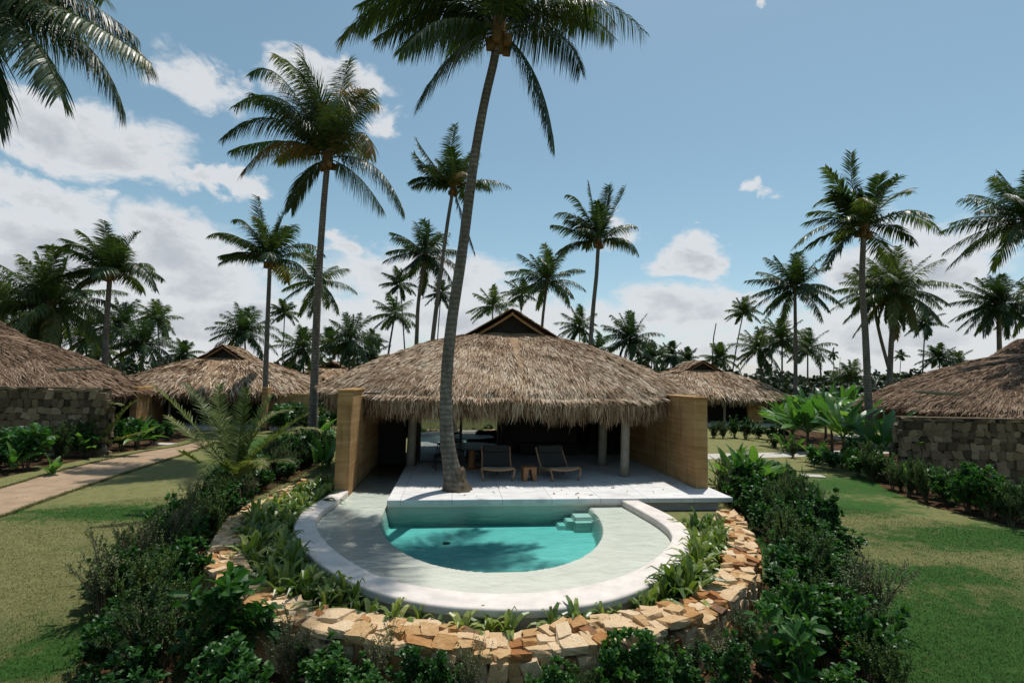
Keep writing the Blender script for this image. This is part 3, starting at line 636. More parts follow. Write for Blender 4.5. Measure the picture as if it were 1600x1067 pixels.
# bamboo slat screen
sc = MB(); rg = np.random.default_rng(5)
for k in range(15):
    x = 5.45+k*.088; sc.tube([(x+rg.normal(0,.012), 20.4+rg.normal(0,.02), 0),(x+rg.normal(0,.02), 20.4, 1.3),(x+rg.normal(0,.015), 20.4, 2.5)], rg.uniform(.022,.034), 6, .4)
VP(sc, 'bamboo_screen', M['black'])
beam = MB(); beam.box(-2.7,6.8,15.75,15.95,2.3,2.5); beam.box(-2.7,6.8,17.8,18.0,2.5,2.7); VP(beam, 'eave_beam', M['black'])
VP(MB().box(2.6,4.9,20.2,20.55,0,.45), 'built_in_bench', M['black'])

def villa_far(name, px, py_, Y, hx, hy, rot, label, ze, zg, apex, gw, gl, ns, nf, seed, mat, walls=None, base=GZ+.25, dark=0.0, sw=.03, wallspec=(), frg=.7):
    c = at(px, py_, Y); root = tag(empty('thatched_villa', (c[0], Y, base), rot), label, 'villa')
    thatch(root, hx, hy, ze, ze+.15, zg, gw, gl, apex, ns, nf, seed, mat, fringe=frg, sw=sw, sl_=.65, n_=2.9, dark=dark)
    m = MB(); m.box(-hx+.6,hx-.6,-hy+.3,hy-.6,-.25,0); m.build('terrace', M['plaster'], root)
    m = MB(); m.box(-hx+1.3,hx-1.3,-hy+3.0,-hy+3.15,0,ze+.1); m.build('back_wall', M['black'], root)
    for (x, y, w_, d_, mt_, h_) in wallspec:
        kind = 'side_wall' if mt_ == 'earth' else 'column'
        m = MB(); m.box(x-w_/2,x+w_/2,y-d_/2,y+d_/2,0,h_); bevel(m.build(kind, M[mt_], root), .02, 2)
    return root
# left middle, small left one, right middle
villa_far('v', 362, 560, 41.5, 6.9, 6.0, R_(4), 'mid distance thatched villa left of the tallest slim palm, small gable on top', 2.35, 4.65, 5.6, 2.9, 3.5, 14000, 8000, 21, M['thatch'], wallspec=((4.2,-5.0,.35,2.4,'earth',2.6),(5.6,-5.0,2.6,.3,'earth',2.2),(-4.9,-5.0,.4,2.4,'earth',2.5),(-2,-4.9,.14,.14,'cream',2.6),(1.5,-4.9,.14,.14,'cream',2.6)), dark=.06)
villa_far('v', 522, 575, 76, 6.2, 6.0, 0, 'small far thatched villa peeping out between the palm trunk and the left pillar', 2.3, 4.6, 5.5, 3.6, 3.5, 5000, 3000, 22, M['thatch'], wallspec=((-3,-5.2,3,.3,'earth',2.5),(3,-5.2,.3,2,'earth',2.5)), sw=.05, dark=.04)
villa_far('v', 1085, 580, 47, 7.7, 6.0, R_(-3), 'mid distance thatched villa to the right of the nearest one, half hidden behind its roof', 2.3, 4.6, 5.5, 3.4, 3.5, 14000, 8000, 23, M['thatch'], wallspec=((6.4,-5.2,.35,2.6,'earth',2.5),(-4,-5.2,1.4,.3,'earth',2.3),(.5,-5.0,.16,.16,'cream',2.6),(3.2,-5.0,1.3,.3,'earth',2.3),(4.9,-5.0,.16,.16,'cream',2.6)), dark=.02)
# the two near ones at the frame edges
vl = villa_far('v', -60, 560, 31.8, 8.5, 6.3, R_(4), 'big dark thatched roof cut by the left edge behind a stone wall', 2.30, 5.5, 6.5, 3.2, 3.6, 36000, 15000, 24, M['thatch2'], dark=.04, sw=.022)
vr = villa_far('v', 1648, 570, 26, 9.7, 6.8, R_(-6), 'big brown thatched roof cut by the right edge behind a stone wall', 2.25, 5.5, 6.5, 3.2, 3.6, 40000, 16000, 25, M['thatch2'], dark=.04, sw=.02)
def spout(root, px0, py0, px1, py1, Y):
    a = at(px0, py0, Y); b = at(px1, py1, Y); a = a-np.array(root.location); b = b-np.array(root.location)
    c_, s_ = math.cos(-root.rotation_euler.z), math.sin(-root.rotation_euler.z)
    rt = lambda p: np.array([p[0]*c_-p[1]*s_, p[0]*s_+p[1]*c_, p[2]]); a, b = rt(a), rt(b)
    m = MB(); n_ = 10; us = np.linspace(0,1,n_); ang = np.linspace(-.2, math.pi+.2, 9); V_ = []
    d = nz(b-a); sd = nz(np.cross(d,[0,0,1])); upv = np.cross(sd,d)
    for inner in (1.0,.82):
        for u in us:
            r = .15*(.35+.65*min(1,u*3))*inner
            for g_ in ang: V_.append(a+(b-a)*u+sd*math.cos(g_)*r*1.3-upv*math.sin(g_)*r*.7)
    V_ = np.array(V_); k = len(ang); f = []
    for h in (0, n_*k):
        for i in range(n_-1):
            for j in range(k-1): f.append((h+i*k+j,h+i*k+j+1,h+(i+1)*k+j+1,h+(i+1)*k+j))
    for i in range(n_-1):
        for j in (0,k-1): f.append((i*k+j,(i+1)*k+j,n_*k+(i+1)*k+j,n_*k+i*k+j))
    for j in range(k-1): f.append((j,j+1,n_*k+j+1,n_*k+j)); f.append(((n_-1)*k+j,(n_-1)*k+j+1,n_*k+(n_-1)*k+j+1,n_*k+(n_-1)*k+j))
    m.add(V_, f); m.build('rain_spout', M['greyspout'], root)
spout(vl, 153, 574, 92, 577, 25.9); spout(vr, 1428, 611, 1492, 614, 19.9)

def straight_wall(A_, B_, th_, top, bot, size, seed, label, mat='stone_shaded'):
    A_ = np.array(A_, float); B_ = np.array(B_, float); d = nz(B_-A_); nrm = np.array([-d[1], d[0]])
    n = 30; u = np.linspace(0,1,n)[:,None]; pin = A_+(B_-A_)*u; pout = pin-nrm*th_
    root = tag(empty('stone_wall', (A_[0],A_[1],bot)), label, 'stone wall'); L = (-A_[0],-A_[1],-bot)
    m = MB(); stone_ring(m, pin, pout, top, bot, bot, size, np.random.default_rng(seed)); m.build('stone_facing', M[mat], root, smooth=False, loc=L)
    m = MB(); wall_core(m, pin, pout, top-.06, bot); m.build('mortar_core', M['mortar'], root, loc=L)
    m = MB(); e = (pin[0]+pout[0])/2; f_ = (pin[-1]+pout[-1])/2
    q0, q1 = pin[0]+nrm*.03, pin[-1]+nrm*.03; q2, q3 = pout[-1]-nrm*.05, pout[0]-nrm*.05
    m.prism([q0,q1,q2,q3], top+.03, top+.09); bevel(m.build('coping', M['stone_shaded'], root, loc=L), .02, 2)
    return root
a = at(-120, 604, 25.2); b = at(176, 606, 25.2); a[1] = 25.4
straight_wall(b[:2], a[:2], -.4, b[2]-.08, GZ, .34, 31, 'tall shaded fieldstone wall in front of the dark thatched roof at the left edge')
a = at(1399, 650, 19.0); b = at(1720, 668, 18.0); 
straight_wall(a[:2], b[:2], .4, a[2]-.08, GZ, .34, 32, 'tall shaded fieldstone wall in front of the brown thatched roof at the right edge')
# tan wall between the left villas
a = at(205, 600, 33.0); b = at(250, 602, 38.0)
m = MB(); m.prism([a[:2], (a[0]+.4,a[1]), (b[0]+.4,b[1]), b[:2]], GZ, 2.1)
o = m.build('garden_wall', M['earth']); tag(o, 'plain ochre earth wall behind the dark stone wall on the left', 'wall'); bevel(o, .03, 2)
# stepping slabs
for (px, py, w_, d_, lb) in ((1271,744,.78,.55,'pale rectangular stone slab set in the lawn right of the villa'),(256,694,1.0,.7,'pale flat stone slab in the grass beside the sandy path')):
    c = gp(px, py, GZ); m = MB().box(-w_/2,w_/2,-d_/2,d_/2,0,.035); o = m.build('stepping_stone', M['stoneslab'], loc=tuple(c)); tag(o, lb, 'stepping stone'); bevel(o,.01,2); o.rotation_euler.z = R_(-12)

# ------------------------------------------------------------------ palms
DOWN = np.array([0,0,-1.0]); WIND = np.array([-.42,.05,.0])
def frond(mb, P, leaf=.95, nl=80, wl=.024, rg=None, tone=.45, rach=.035, stiff=.5, wind=1.0, bare=.10, brown=0.0, K=4):
    """P (k,3) rachis curve"""
    P = np.asarray(P, float); d = np.r_[0, np.cumsum(np.linalg.norm(np.diff(P, axis=0), axis=1))]; Lr = d[-1]
    mb.tube(P, np.linspace(rach, rach*.15, len(P)), 5, tone*.9+.25, caps=False)
    u = np.linspace(bare, .995, nl); u = np.clip(u+rg.normal(0,.002,nl),0,1); s = u*Lr
    B0 = np.stack([np.interp(s, d, P[:,i]) for i in range(3)], 1); B1 = np.stack([np.interp(np.minimum(s+.02*Lr,Lr), d, P[:,i]) for i in range(3)], 1); Bm = np.stack([np.interp(np.maximum(s-.02*Lr,0), d, P[:,i]) for i in range(3)], 1)
    T = nz(B1-Bm); side = np.cross(T, [0,0,1.0]); nn = np.linalg.norm(side, axis=1, keepdims=True)
    ref = nz(np.cross(T.mean(0), [0,0,1.0])+1e-6); side = nz(np.where(nn < .3, side+ref*.5*np.sign((side@ref)[:,None]+1e-9), side)); up = nz(np.cross(side, T))
    vert = np.clip(T[:,2],0,1)
    prof_ = (.50+.5*np.sin(np.clip(u/.45,0,1)*np.pi/2))*(1-.62*np.clip((u-.5)/.5,0,1)**1.6)
    roll = rg.normal(0,.25)
    for sg in (-1, 1):
        sweep = (.30+.75*u)[:,None]; L = leaf*prof_*rg.uniform(.7,1.12,nl)*(1-.45*(rg.random(nl)<.06))
        d0 = nz(side*sg*1.0+T*sweep+up*(.35*stiff+.15*sg*roll+rg.normal(0,.10,nl)[:,None])+WIND*wind*.55)
        droop = (1.0-.85*stiff)*rg.uniform(.6,1.4,nl)*(1-.72*vert)
        C = [B0]; cur = B0
        for k in range(1, K):
            f = k/(K-1); dv = nz(d0+DOWN*(droop[:,None]*2.7*f**1.0)+WIND*wind*.35*f); cur = cur+dv*(L/(K-1))[:,None]; C.append(cur)
        C = np.stack(C, 1)
        sd = nz(np.cross(nz(C[:,-1]-C[:,0]), side*.35+up)); sd = nz(sd+up*rg.normal(0,.35,nl)[:,None])
        Wd = {3:np.array([.7,1,.15]),4:np.array([.55,1.0,.8,.12]),5:np.array([.5,1.0,.95,.6,.08])}[K]
        tn = tone+rg.normal(0,.10,nl)+brown*np.clip((u-.75)/.25,0,1)
        mb.ribbons(C, sd, Wd*wl, np.clip(tn,0,1))
def bez(a, c, b, n=14):
    u = np.linspace(0,1,n)[:,None]; return a*(1-u)**2+c*2*u*(1-u)+b*u*u
def gen_fronds(n, L, rg, wind=1.0, low=-.75, droop=1.0):
    out = []
    for k in range(n):
        f = (k+.5)/n; az_ = k*2.39996+rg.normal(0,.2); elv = R_(84)-f**.85*(R_(84)-low*1.0)+rg.normal(0,.07)
        d0 = np.array([math.cos(az_)*math.cos(elv), math.sin(az_)*math.cos(elv), math.sin(elv)])
        Lk = L*(.72+.28*math.sin(min(1,f*2.2)*math.pi/2))*rg.uniform(.9,1.08); p = np.zeros(3); P = [p]; m_ = 12
        for i in range(1, m_+1):
            s = i/m_; dv = nz(d0+DOWN*(droop*(.25+.9*f)*1.15*s**1.5)*(1 if f > .12 else .5)+WIND*wind*s*.75); p = p+dv*Lk/m_; P.append(p)
        out.append((np.array(P), f))
    return out
def trunk_mesh(P, r0, r1, flare=1.6, n=12):
    P = np.asarray(P); k = len(P); u = np.linspace(0,1,k)
    r = r0+(r1-r0)*u**.7; r = r*(1+(flare-1)*np.exp(-u*22))
    r = r*(1+.012*np.sin(np.arange(k)*2.1)+.01*np.sin(np.arange(k)*5.3))
    return MB().tube(P, r, n, .5)
PALMG = 'coconut palms in the garden'
def palm(label, crown_px, trunk_px, Y, nf=24, L=4.4, extra=(), seed=0, near=False, leaf=.95, nl=60, wl=.03, r=.15, low=-.75, wind=1.0, baseZ=GZ, nuts=5, droop=1.0, flare=1.5, tone=.42, stiff=.45, dY=0.0, K=3, skirt=0, young=False):
    rg = np.random.default_rng(seed+100)
    c = at(crown_px[0], crown_px[1], Y+dY)
    pts = []
    m_ = len(trunk_px)
    for i, (px, py) in enumerate(trunk_px): pts.append(at(px, py, Y+dY*(i+1)/(m_+1)*1.0 if i else Y))
    b = pts[0]
    if b[2] > baseZ+.02:                       # visible foot is hidden lower down: carry the trunk to the ground
        q = pts[1] if m_ > 1 else c; sl_ = (q[:2]-b[:2])/max(q[2]-b[2],.5); ext = b[:2]-sl_*(b[2]-baseZ)*.8; pts.insert(0, np.array([ext[0],ext[1],baseZ]))
    else: pts[0] = np.array([b[0], b[1], baseZ])
    root = tag(empty('coconut_palm', pts[0]), label, 'palm tree', PALMG if not near else PALMG)
    o = -pts[0]; TP = cat_rom(pts+[c], 10)+o; d_ = np.r_[0, np.cumsum(np.linalg.norm(np.diff(TP, axis=0), axis=1))]; nn = 40 if near else 22; s = np.linspace(0,d_[-1],nn)
    TP = np.stack([np.interp(s, d_, TP[:,i]) for i in range(3)],1)
    trunk_mesh(TP, r, r*.62, flare, 14 if near else 8).build('trunk', M['trunk'], root, smooth=True)
    fr = gen_fronds(nf, L, rg, wind, low, droop); cc = c+o
    fr = [(P+cc, f) for P, f in fr]
    for (cx_, cy_, tx, ty, dy) in extra:
        a = c+np.array([0,0,.05]); tip = at(tx, ty, c[1]+dy); ctl = at(cx_, cy_, c[1]+dy*.5); fr.append((bez(a, ctl, tip)+o, .6))
    if near:
        for P, f in fr:
            m = MB(); frond(m, P, leaf, nl, wl, rg, np.clip(tone+rg.normal(0,.07)+(.42 if rg.random()<.07 else 0),0,1), .035, stiff, wind, .12, .35 if rg.random()<.35 else 0, 5); m.build('frond', M['palm'], root)
    else:
        m = MB()
        for P, f in fr: frond(m, P, leaf, nl, wl, rg, np.clip(tone+rg.normal(0,.08)+(.22 if f > .93 and rg.random()<.4 else 0),0,1), .035, stiff, wind, .12, .3 if rg.random()<.3 else 0, K)
        if skirt:
            for k in range(skirt):
                az_ = rg.uniform(0,6.28); p = cc+np.array([math.cos(az_)*.25,math.sin(az_)*.25,-.2]); P = bez(p, p+np.array([math.cos(az_)*1.3,math.sin(az_)*1.3,-.8]), p+np.array([math.cos(az_)*1.2,math.sin(az_)*1.2,-rg.uniform(2.4,3.6)]),8); frond(m, P, .7, max(20,nl//2), wl, rg, .38, .03, .05, .4, .1, 0, K)
        m.build('crown', M['palm'], root)
    if near or nuts:
        for k in range(nuts if near else 0):
            a = k*2.4+seed; m = MB(); v = CVs*np.array([.115,.115,.15]); p = cc+np.array([math.cos(a)*.26,math.sin(a)*.26,-.28-.12*(k%2)]); m.add(v+p, CF, .5+.2*rg.normal()); m.build('coconut', M['husk'], root, smooth=True)
        m = MB(); m.tube([cc+np.array([0,0,-.5]),cc+np.array([0,0,-.15]),cc+np.array([0,0,.35]),cc+np.array([0,0,.8])],[r*.66,r*1.25,r*1.05,.03],10,.35)
        for k in range(9 if near else 5):
            a = rg.uniform(0,6.28); dv = np.array([math.cos(a),math.sin(a),rg.uniform(-.6,.5)]); e = cc+np.array([0,0,-.1]); C = np.stack([e+dv*.12,e+dv*.35+DOWN*.05,e+dv*.6+DOWN*.3])[None]; m.ribbons(C, nz(np.cross(dv,[0,0,1.]))[None], np.array([.05,.045,.01]), .7)
        m.build('leaf_base', M['husk'], root)
    return root
S = 0
# hero palms
palm('tallest nearest coconut palm, leaning trunk rising from the terrace beside the left sun lounger', (780,52), [(712,765),(699,690),(697,610),(705,510),(722,395),(741,250),(757,160),(771,100)], 14.04, nf=11, L=4.2, seed=1, near=True, nl=150, wl=.0155, r=.19, baseZ=0.0, flare=1.9, leaf=1.15, stiff=.2, low=.55, nuts=7,
     extra=[(705,60,655,160,-.6),(850,100,866,228,-.5),(885,20,908,110,.8),(905,-60,1010,52,-.3),(640,-70,532,62,-.2),(690,-15,590,60,.9),(715,-60,640,-20,1.8),(850,-60,930,20,1.6),(820,-80,870,-60,2),(740,-90,700,-120,1.5),(690,0,640,70,-2.2),(850,0,900,40,2.8),(700,10,625,80,1.6),(870,-30,960,60,1.2),(650,-40,560,45,1.4)])
def roots():
    root = [o for o in bpy.data.objects if o.name == 'coconut_palm'][0]; rg = np.random.default_rng(8)
    n, k = 28, 9; z = np.linspace(0,.62,k); a = np.linspace(0,2*np.pi,n,endpoint=False); A, Z_ = np.meshgrid(a, z); r = .225+.13*np.exp(-Z_*5)*(1+.8*np.maximum(np.cos(A+.3),0))
    r = r*(1+.09*np.sin(A*9+rg.uniform(0,6))*np.exp(-Z_*3)+rg.normal(0,.03,r.shape)); r[-1] *= .8
    V_ = np.stack([r*np.cos(A)-.01, r*np.sin(A), Z_], -1).reshape(-1,3); i = np.arange(k-1)[:,None]; j = np.arange(n)[None]; q = np.stack([i*n+j,i*n+(j+1)%n,(i+1)*n+(j+1)%n,(i+1)*n+j],-1).reshape(-1,4)
    MB().add(V_, q, rg.uniform(.0,.6,len(V_))).build('root_mass', M['stem'], root)
roots()
palm('tall coconut palm, straight dark trunk left of the villa, fronds blown left', (512,250), [(487,712),(491,600),(497,450),(505,330)], 25.5, nf=11, L=4.6, seed=2, near=True, nl=140, wl=.019, r=.22, leaf=1.35, low=.7, stiff=.2,
     extra=[(430,140,348,215,-.8),(440,75,392,115,.6),(485,130,470,72,.5),(450,110,368,165,1.0),(440,185,380,268,-1.5),(470,265,455,325,.8),(590,225,632,332,-.5),(570,150,592,165,.9),(575,170,582,240,-1.2),(530,140,545,95,1.2),(500,120,430,85,-1.5),(560,260,600,330,1.6),(455,200,362,235,1.6),(540,130,575,140,-.8)])
palm('coconut palm whose big fronds hang into the top left corner, trunk outside the view', (-75,-15), [(-150,900),(-140,500),(-110,200)], 9.5, nf=9, L=3.6, seed=3, near=True, nl=150, wl=.012, r=.17, leaf=.95, stiff=.25, low=.4,
     extra=[(90,-20,238,100,-.2),(60,20,95,150,-.9),(150,10,196,180,.7),(0,60,-10,200,-.3),(80,-60,215,60,1.0),(-20,90,-60,260,.6),(60,10,150,90,1.3)])
palm('tall coconut palm with tattered spiky fronds on a thick straight trunk, right side', (1350,357), [(1356,608),(1352,520),(1347,440)], 24, nf=15, L=3.0, seed=4, near=True, nl=50, wl=.036, r=.20, leaf=1.0, low=.2, stiff=.65, flare=1.3, tone=.5,
     extra=[(1290,330,1243,386,-.4),(1420,310,1468,362,-.5),(1300,290,1275,320,.7),(1325,290,1330,240,.4),(1400,290,1425,300,.6),(1310,370,1290,418,-.6),(1300,270,1290,262,-.3),(1380,380,1400,420,.6)])
palm('slender coconut palm leaning right behind the roof ridge, right of centre', (935,378), [(921,560),(927,480),(932,430)], 38, nf=10, L=3.4, seed=5, near=True, nl=85, wl=.030, r=.22, leaf=1.15, low=.2,
     extra=[(880,350,862,352,.4),(905,300,885,305,.3),(925,310,920,285,.2),(985,360,998,398,-.4),(900,370,868,405,-.5),(960,330,976,292,.5),(955,300,950,290,.5),(890,320,868,335,-.5)])
palm('tall coconut palm just left of the nearest trunk, crown with flat sideways fronds', (708,296), [(676,530),(687,440),(699,350)], 39, nf=12, L=3.6, seed=6, near=True, nl=85, wl=.030, r=.21, leaf=1.15, low=.4,
     extra=[(670,265,640,285,.3),(760,270,797,292,-.3),(655,230,650,215,.6),(700,230,712,195,.5),(740,240,748,225,.8),(725,340,742,395,-.3),(660,260,648,240,-.7)])
palm('slim coconut palm in front of the left middle villa, rather flat round crown', (422,407), [(414,640),(416,560),(419,480)], 36, nf=13, L=3.6, seed=7, near=True, nl=85, wl=.029, r=.20, leaf=1.1, low=.2,
     extra=[(360,350,327,368,-.3),(365,390,345,400,.5),(480,360,507,398,-.3),(405,330,402,308,.5),(440,330,455,318,.5),(470,400,482,432,.6),(385,330,365,345,.8)])
palm('coconut palm on the left rising behind the dark thatched roof, arching open crown', (172,428), [(164,585),(166,520),(169,470)], 39, nf=13, L=3.9, seed=8, near=True, nl=85, wl=.031, r=.24, leaf=1.15, low=.1,
     extra=[(120,350,88,400,-.3),(215,385,245,452,-.5),(165,350,162,345,.4),(205,370,218,362,.4),(125,390,95,385,.5),(140,430,118,450,-.5),(235,400,240,420,.8)])
# middle distance and background: label, crown, trunk px, Y, opts
FAR = [
 ('coconut palm half hidden behind the tall straight trunk left of centre', (497,440), [(492,560)], 50, dict(L=4.0,nf=16,r=.2)),
 ('coconut palm with a curved trunk between the two tall palms left of centre', (665,398), [(651,530),(654,470)], 44, dict(L=3.9,nf=20,r=.22)),
 ('dense coconut palm behind the roof just left of the leaning slender palm', (855,440), [(847,510),(850,480)], 50, dict(L=4.3,nf=22,r=.2)),
 ('tall thin far palm with a small drooping crown left of the nearest trunk', (625,443), [(632,540)], 92, dict(L=3.8,nf=18,r=.16,wl=.09)),
 ('palm leaning right with a broad crown beside the tall thin far palm', (617,492), [(607,552),(612,520)], 70, dict(L=3.9,nf=18,r=.18,wl=.07)),
 ('far palm seen between the nearest trunk and the one beside it', (689,458), [(684,525)], 100, dict(L=3.6,nf=20,r=.15,wl=.09)),
 ('palm crown rising directly behind the left slope of the villa roof', (770,478), [(768,560)], 75, dict(L=4.0,nf=18,wl=.07)),
 ('small palm right behind the villa gable under the dense palm', (815,460), [(813,520)], 95, dict(L=4.2,nf=18,wl=.09)),
 ('palm low behind the right slope of the roof, left of the slender trunk', (905,510), [(907,570)], 80, dict(L=4.4,nf=22,wl=.08)),
 ('bushy dark palm behind the right slope of the roof', (985,530), [(985,590)], 62, dict(L=4.4,nf=30,wl=.07,skirt=6)),
 ('low palm crown at the foot of the slender trunk behind the roof', (935,545), [(935,600)], 95, dict(L=4.2,nf=20,wl=.09)),
 ('far slim palm between the slim palm and the tall straight one', (445,488), [(441,570)], 105, dict(L=3.4,nf=18,r=.15,wl=.1)),
 ('blue trunked far palm leaning right beyond the right middle villa', (1162,487), [(1147,565),(1155,520)], 88, dict(L=3.5,nf=20,r=.16,wl=.08)),
 ('low bushy palm under the blue trunked one, right of the villa', (1125,560), [(1125,595)], 90, dict(L=4.2,nf=26,wl=.09)),
 ('coconut palm with a full windswept crown right of centre, left of the tattered one', (1242,450), [(1243,600),(1243,540)], 46, dict(L=4.6,nf=26,r=.22,wl=.055,nl=70)),
 ('massive dark palm with a skirt of dead fronds behind the tattered one', (1398,455), [(1390,595),(1393,530)], 42, dict(L=4.9,nf=38,r=.28,wl=.055,nl=75,skirt=14)),
 ('thin leaning palm crossing behind the tattered palm trunk', (1362,455), [(1393,592),(1374,520)], 46, dict(L=3.4,nf=14,r=.2,wl=.055)),
 ('big windswept palm cut by the right edge, above the brown roof', (1605,345), [(1650,610),(1625,450)], 26, dict(L=4.2,nf=30,r=.26,wl=.04,nl=90)),
 ('dense dark palm below the windswept one at the right edge', (1560,475), [(1562,560)], 48, dict(L=4.4,nf=34,r=.3,wl=.055,skirt=8)),
 ('another palm at the far right edge behind the brown roof', (1620,480), [(1620,560)], 52, dict(L=4.6,nf=26,wl=.06)),
 ('palm with tawny fronds behind banana plants, left of the full windswept palm', (1187,545), [(1190,600)], 66, dict(L=4.0,nf=24,wl=.07,tone=.55)),
 ('palm with a dark trunk under the full windswept crown', (1222,530), [(1222,600)], 62, dict(L=4.0,nf=24,wl=.07)),
 ('palm right of the dark trunk under the full windswept crown', (1262,545), [(1262,600)], 68, dict(L=4.0,nf=22,wl=.07)),
 ('slim far palm right of the massive dark palm', (1446,505), [(1442,570)], 85, dict(L=3.8,nf=18,wl=.09,r=.15)),
 ('low palm crown just above the brown roof slope', (1468,560), [(1468,600)], 90, dict(L=4.0,nf=22,wl=.09)),
 ('tiny lone far palm with a tuft of fronds over the woodland', (1302,552), [(1303,585)], 150, dict(L=2.2,nf=8,wl=.12,r=.14,low=-1.1)),
 ('tiny far palm between the massive palm and the brown roof', (1408,555), [(1406,585)], 150, dict(L=2.5,nf=10,wl=.12,r=.14)),
 ('massive bushy palm on the left behind the dark thatched roof', (78,478), [(95,570)], 40, dict(L=5.0,nf=40,r=.28,wl=.055,nl=70,skirt=10)),
 ('palm crown cut by the left edge above the dark thatched roof', (5,495), [(8,570)], 44, dict(L=4.6,nf=28,wl=.055)),
 ('palm crown right behind the arching palm trunk on the left', (190,510), [(188,570)], 72, dict(L=4.6,nf=28,wl=.07)),
 ('slim palm standing above its neighbours left of the left middle villa', (246,497), [(250,570)], 85, dict(L=3.8,nf=22,wl=.08,r=.15)),
 ('palm low behind the ridge of the dark roof on the left', (135,530), [(135,580)], 70, dict(L=4.2,nf=26,wl=.07)),
 ('broad palm below the slim one left of the left middle villa', (222,540), [(224,590)], 66, dict(L=4.3,nf=28,wl=.07)),
 ('small palm crown beside the left eave of the left middle villa', (287,553), [(287,590)], 100, dict(L=3.6,nf=20,wl=.09)),
 ('palm crown standing behind the gable of the left middle villa', (382,520), [(384,570)], 62, dict(L=4.2,nf=28,wl=.065,tone=.5)),
 ('dark palm between the tall trunk and the villa roof', (547,530), [(545,600)], 68, dict(L=4.6,nf=32,wl=.07,skirt=6)),
 ('palm crown low behind the tall straight trunk', (474,545), [(474,600)], 70, dict(L=4.2,nf=26,wl=.07)),
 ('little far palm left of the villa roof above the dark palms', (583,533), [(582,590)], 120, dict(L=3.6,nf=18,wl=.1,r=.14)),
 ('far palm in the row left of the villa roof, right of the tall trunk', (515,535), [(516,590)], 95, dict(L=3.8,nf=22,wl=.09)),
 ('bushy palm touching the left end of the villa roof', (580,560), [(580,600)], 78, dict(L=4.0,nf=26,wl=.08)),
 ('low palm crown left of the right middle villa gable', (1048,555), [(1048,595)], 98, dict(L=3.8,nf=24,wl=.09)),
 ('palm crown directly behind the right middle villa gable', (1075,562), [(1075,595)], 110, dict(L=3.8,nf=24,wl=.1)),
 ('low palm behind the roof between the bushy palm and the right middle villa', (1018,558), [(1018,595)], 88, dict(L=3.8,nf=24,wl=.09)),
 ('young palm standing in the woodland behind the tattered palm', (1330,590), [(1330,612)], 75, dict(L=3.6,nf=22,wl=.08,tone=.55)),
 ('far palm right of the low crown above the brown roof slope', (1495,565), [(1495,600)], 95, dict(L=3.4,nf=20,wl=.09)),
 ('far palm left of the massive bushy palm foot on the left', (40,540), [(42,585)], 68, dict(L=4.0,nf=22,wl=.07)),
 ('far palm between the arching palm and the slim palm on the left', (160,548), [(160,590)], 92, dict(L=4.0,nf=24,wl=.09)),
]
for k, (lb, cpx, tpx, Y, o) in enumerate(FAR):
    o = dict(o); o['nl'] = 64 if Y < 60 else 40; o['wl'] = o.get('wl', .05)*.66; o.setdefault('leaf', 1.1); o.setdefault('low', -.75+.5*((k*7)%5)/5); palm(lb, cpx, tpx, Y, seed=20+k, wind=.9, flare=1.3, **o)
# bare poles of dead palms
for (px, py, bx, by, Y, r, lb) in ((1119,505,1113,560,95,.13,'thin bare curved trunk of a dead palm beyond the right middle villa'),(1283,566,1283,590,120,.22,'short bare black palm stump over the woodland on the right'),(1313,558,1313,588,150,.08,'very thin bare pole over the woodland on the right')):
    a = at(bx,by,Y); b = at(px,py,Y); g0 = np.array([a[0]-(b[0]-a[0])*.3, Y, GZ]); o = MB().tube([ (0,0,0), tuple((a-g0)), tuple((a*.4+b*.6-g0)+np.array([-.2,0,0])), tuple(b-g0)], [r*1.2,r,r*.9,r*.7], 7, .5).build('dead_palm_trunk', M['trunk'], loc=tuple(g0)); tag(o, lb, 'dead palm')

# small feathery date palm in the left border
def young_palm(label, base_px, Z, tips, seed, leaf=.42, nl=70, wl=.014, r=.14, Y=None):
    rg = np.random.default_rng(seed); b = gp(*base_px, GZ); root = tag(empty('date_palm', b), label, 'palm tree', 'young date palms')
    c = np.array([0,0,Z]); MB().tube([(0,0,0),(0.02,0,Z*.5),(0,0,Z)], [r*1.2,r,r*.7], 10, .5).build('trunk', M['trunk'], root, smooth=True)
    for (cx_,cy_,tx,ty,dy) in tips:
        P = bez(c+rg.normal(0,.03,3), at(cx_,cy_,b[1]+dy*.45)-b, at(tx,ty,b[1]+dy)-b, 14); m = MB(); frond(m, P, leaf, nl, wl, rg, np.clip(.5+rg.normal(0,.12),0,1), .022, .95, .12, .16, 0, 3); m.build('frond', M['palm2'], root)
young_palm('feathery young date palm among the shrubs left of the villa', (365,800), .9, [(290,640,238,602,-.4),(310,690,262,650,.5),(330,620,345,600,.9),(400,650,425,618,.6),(420,680,478,648,-.3),(440,650,502,672,.3),(340,660,290,600,1.2),(380,640,385,606,-.2),(300,720,285,705,-.8),(430,710,452,722,-.6),(355,650,320,640,.2),(400,640,455,640,1.2),(330,700,318,740,-1.2),(400,700,410,730,-1.0)], 61)
young_palm('small feathery date palm in front of the dark stone wall on the left', (160,712), .5, [(140,660,65,668,-.2),(160,640,130,650,.3),(190,640,215,625,.3),(150,620,190,632,.2),(200,680,235,672,0),(130,670,95,655,.6)], 62, leaf=.5, wl=.022)

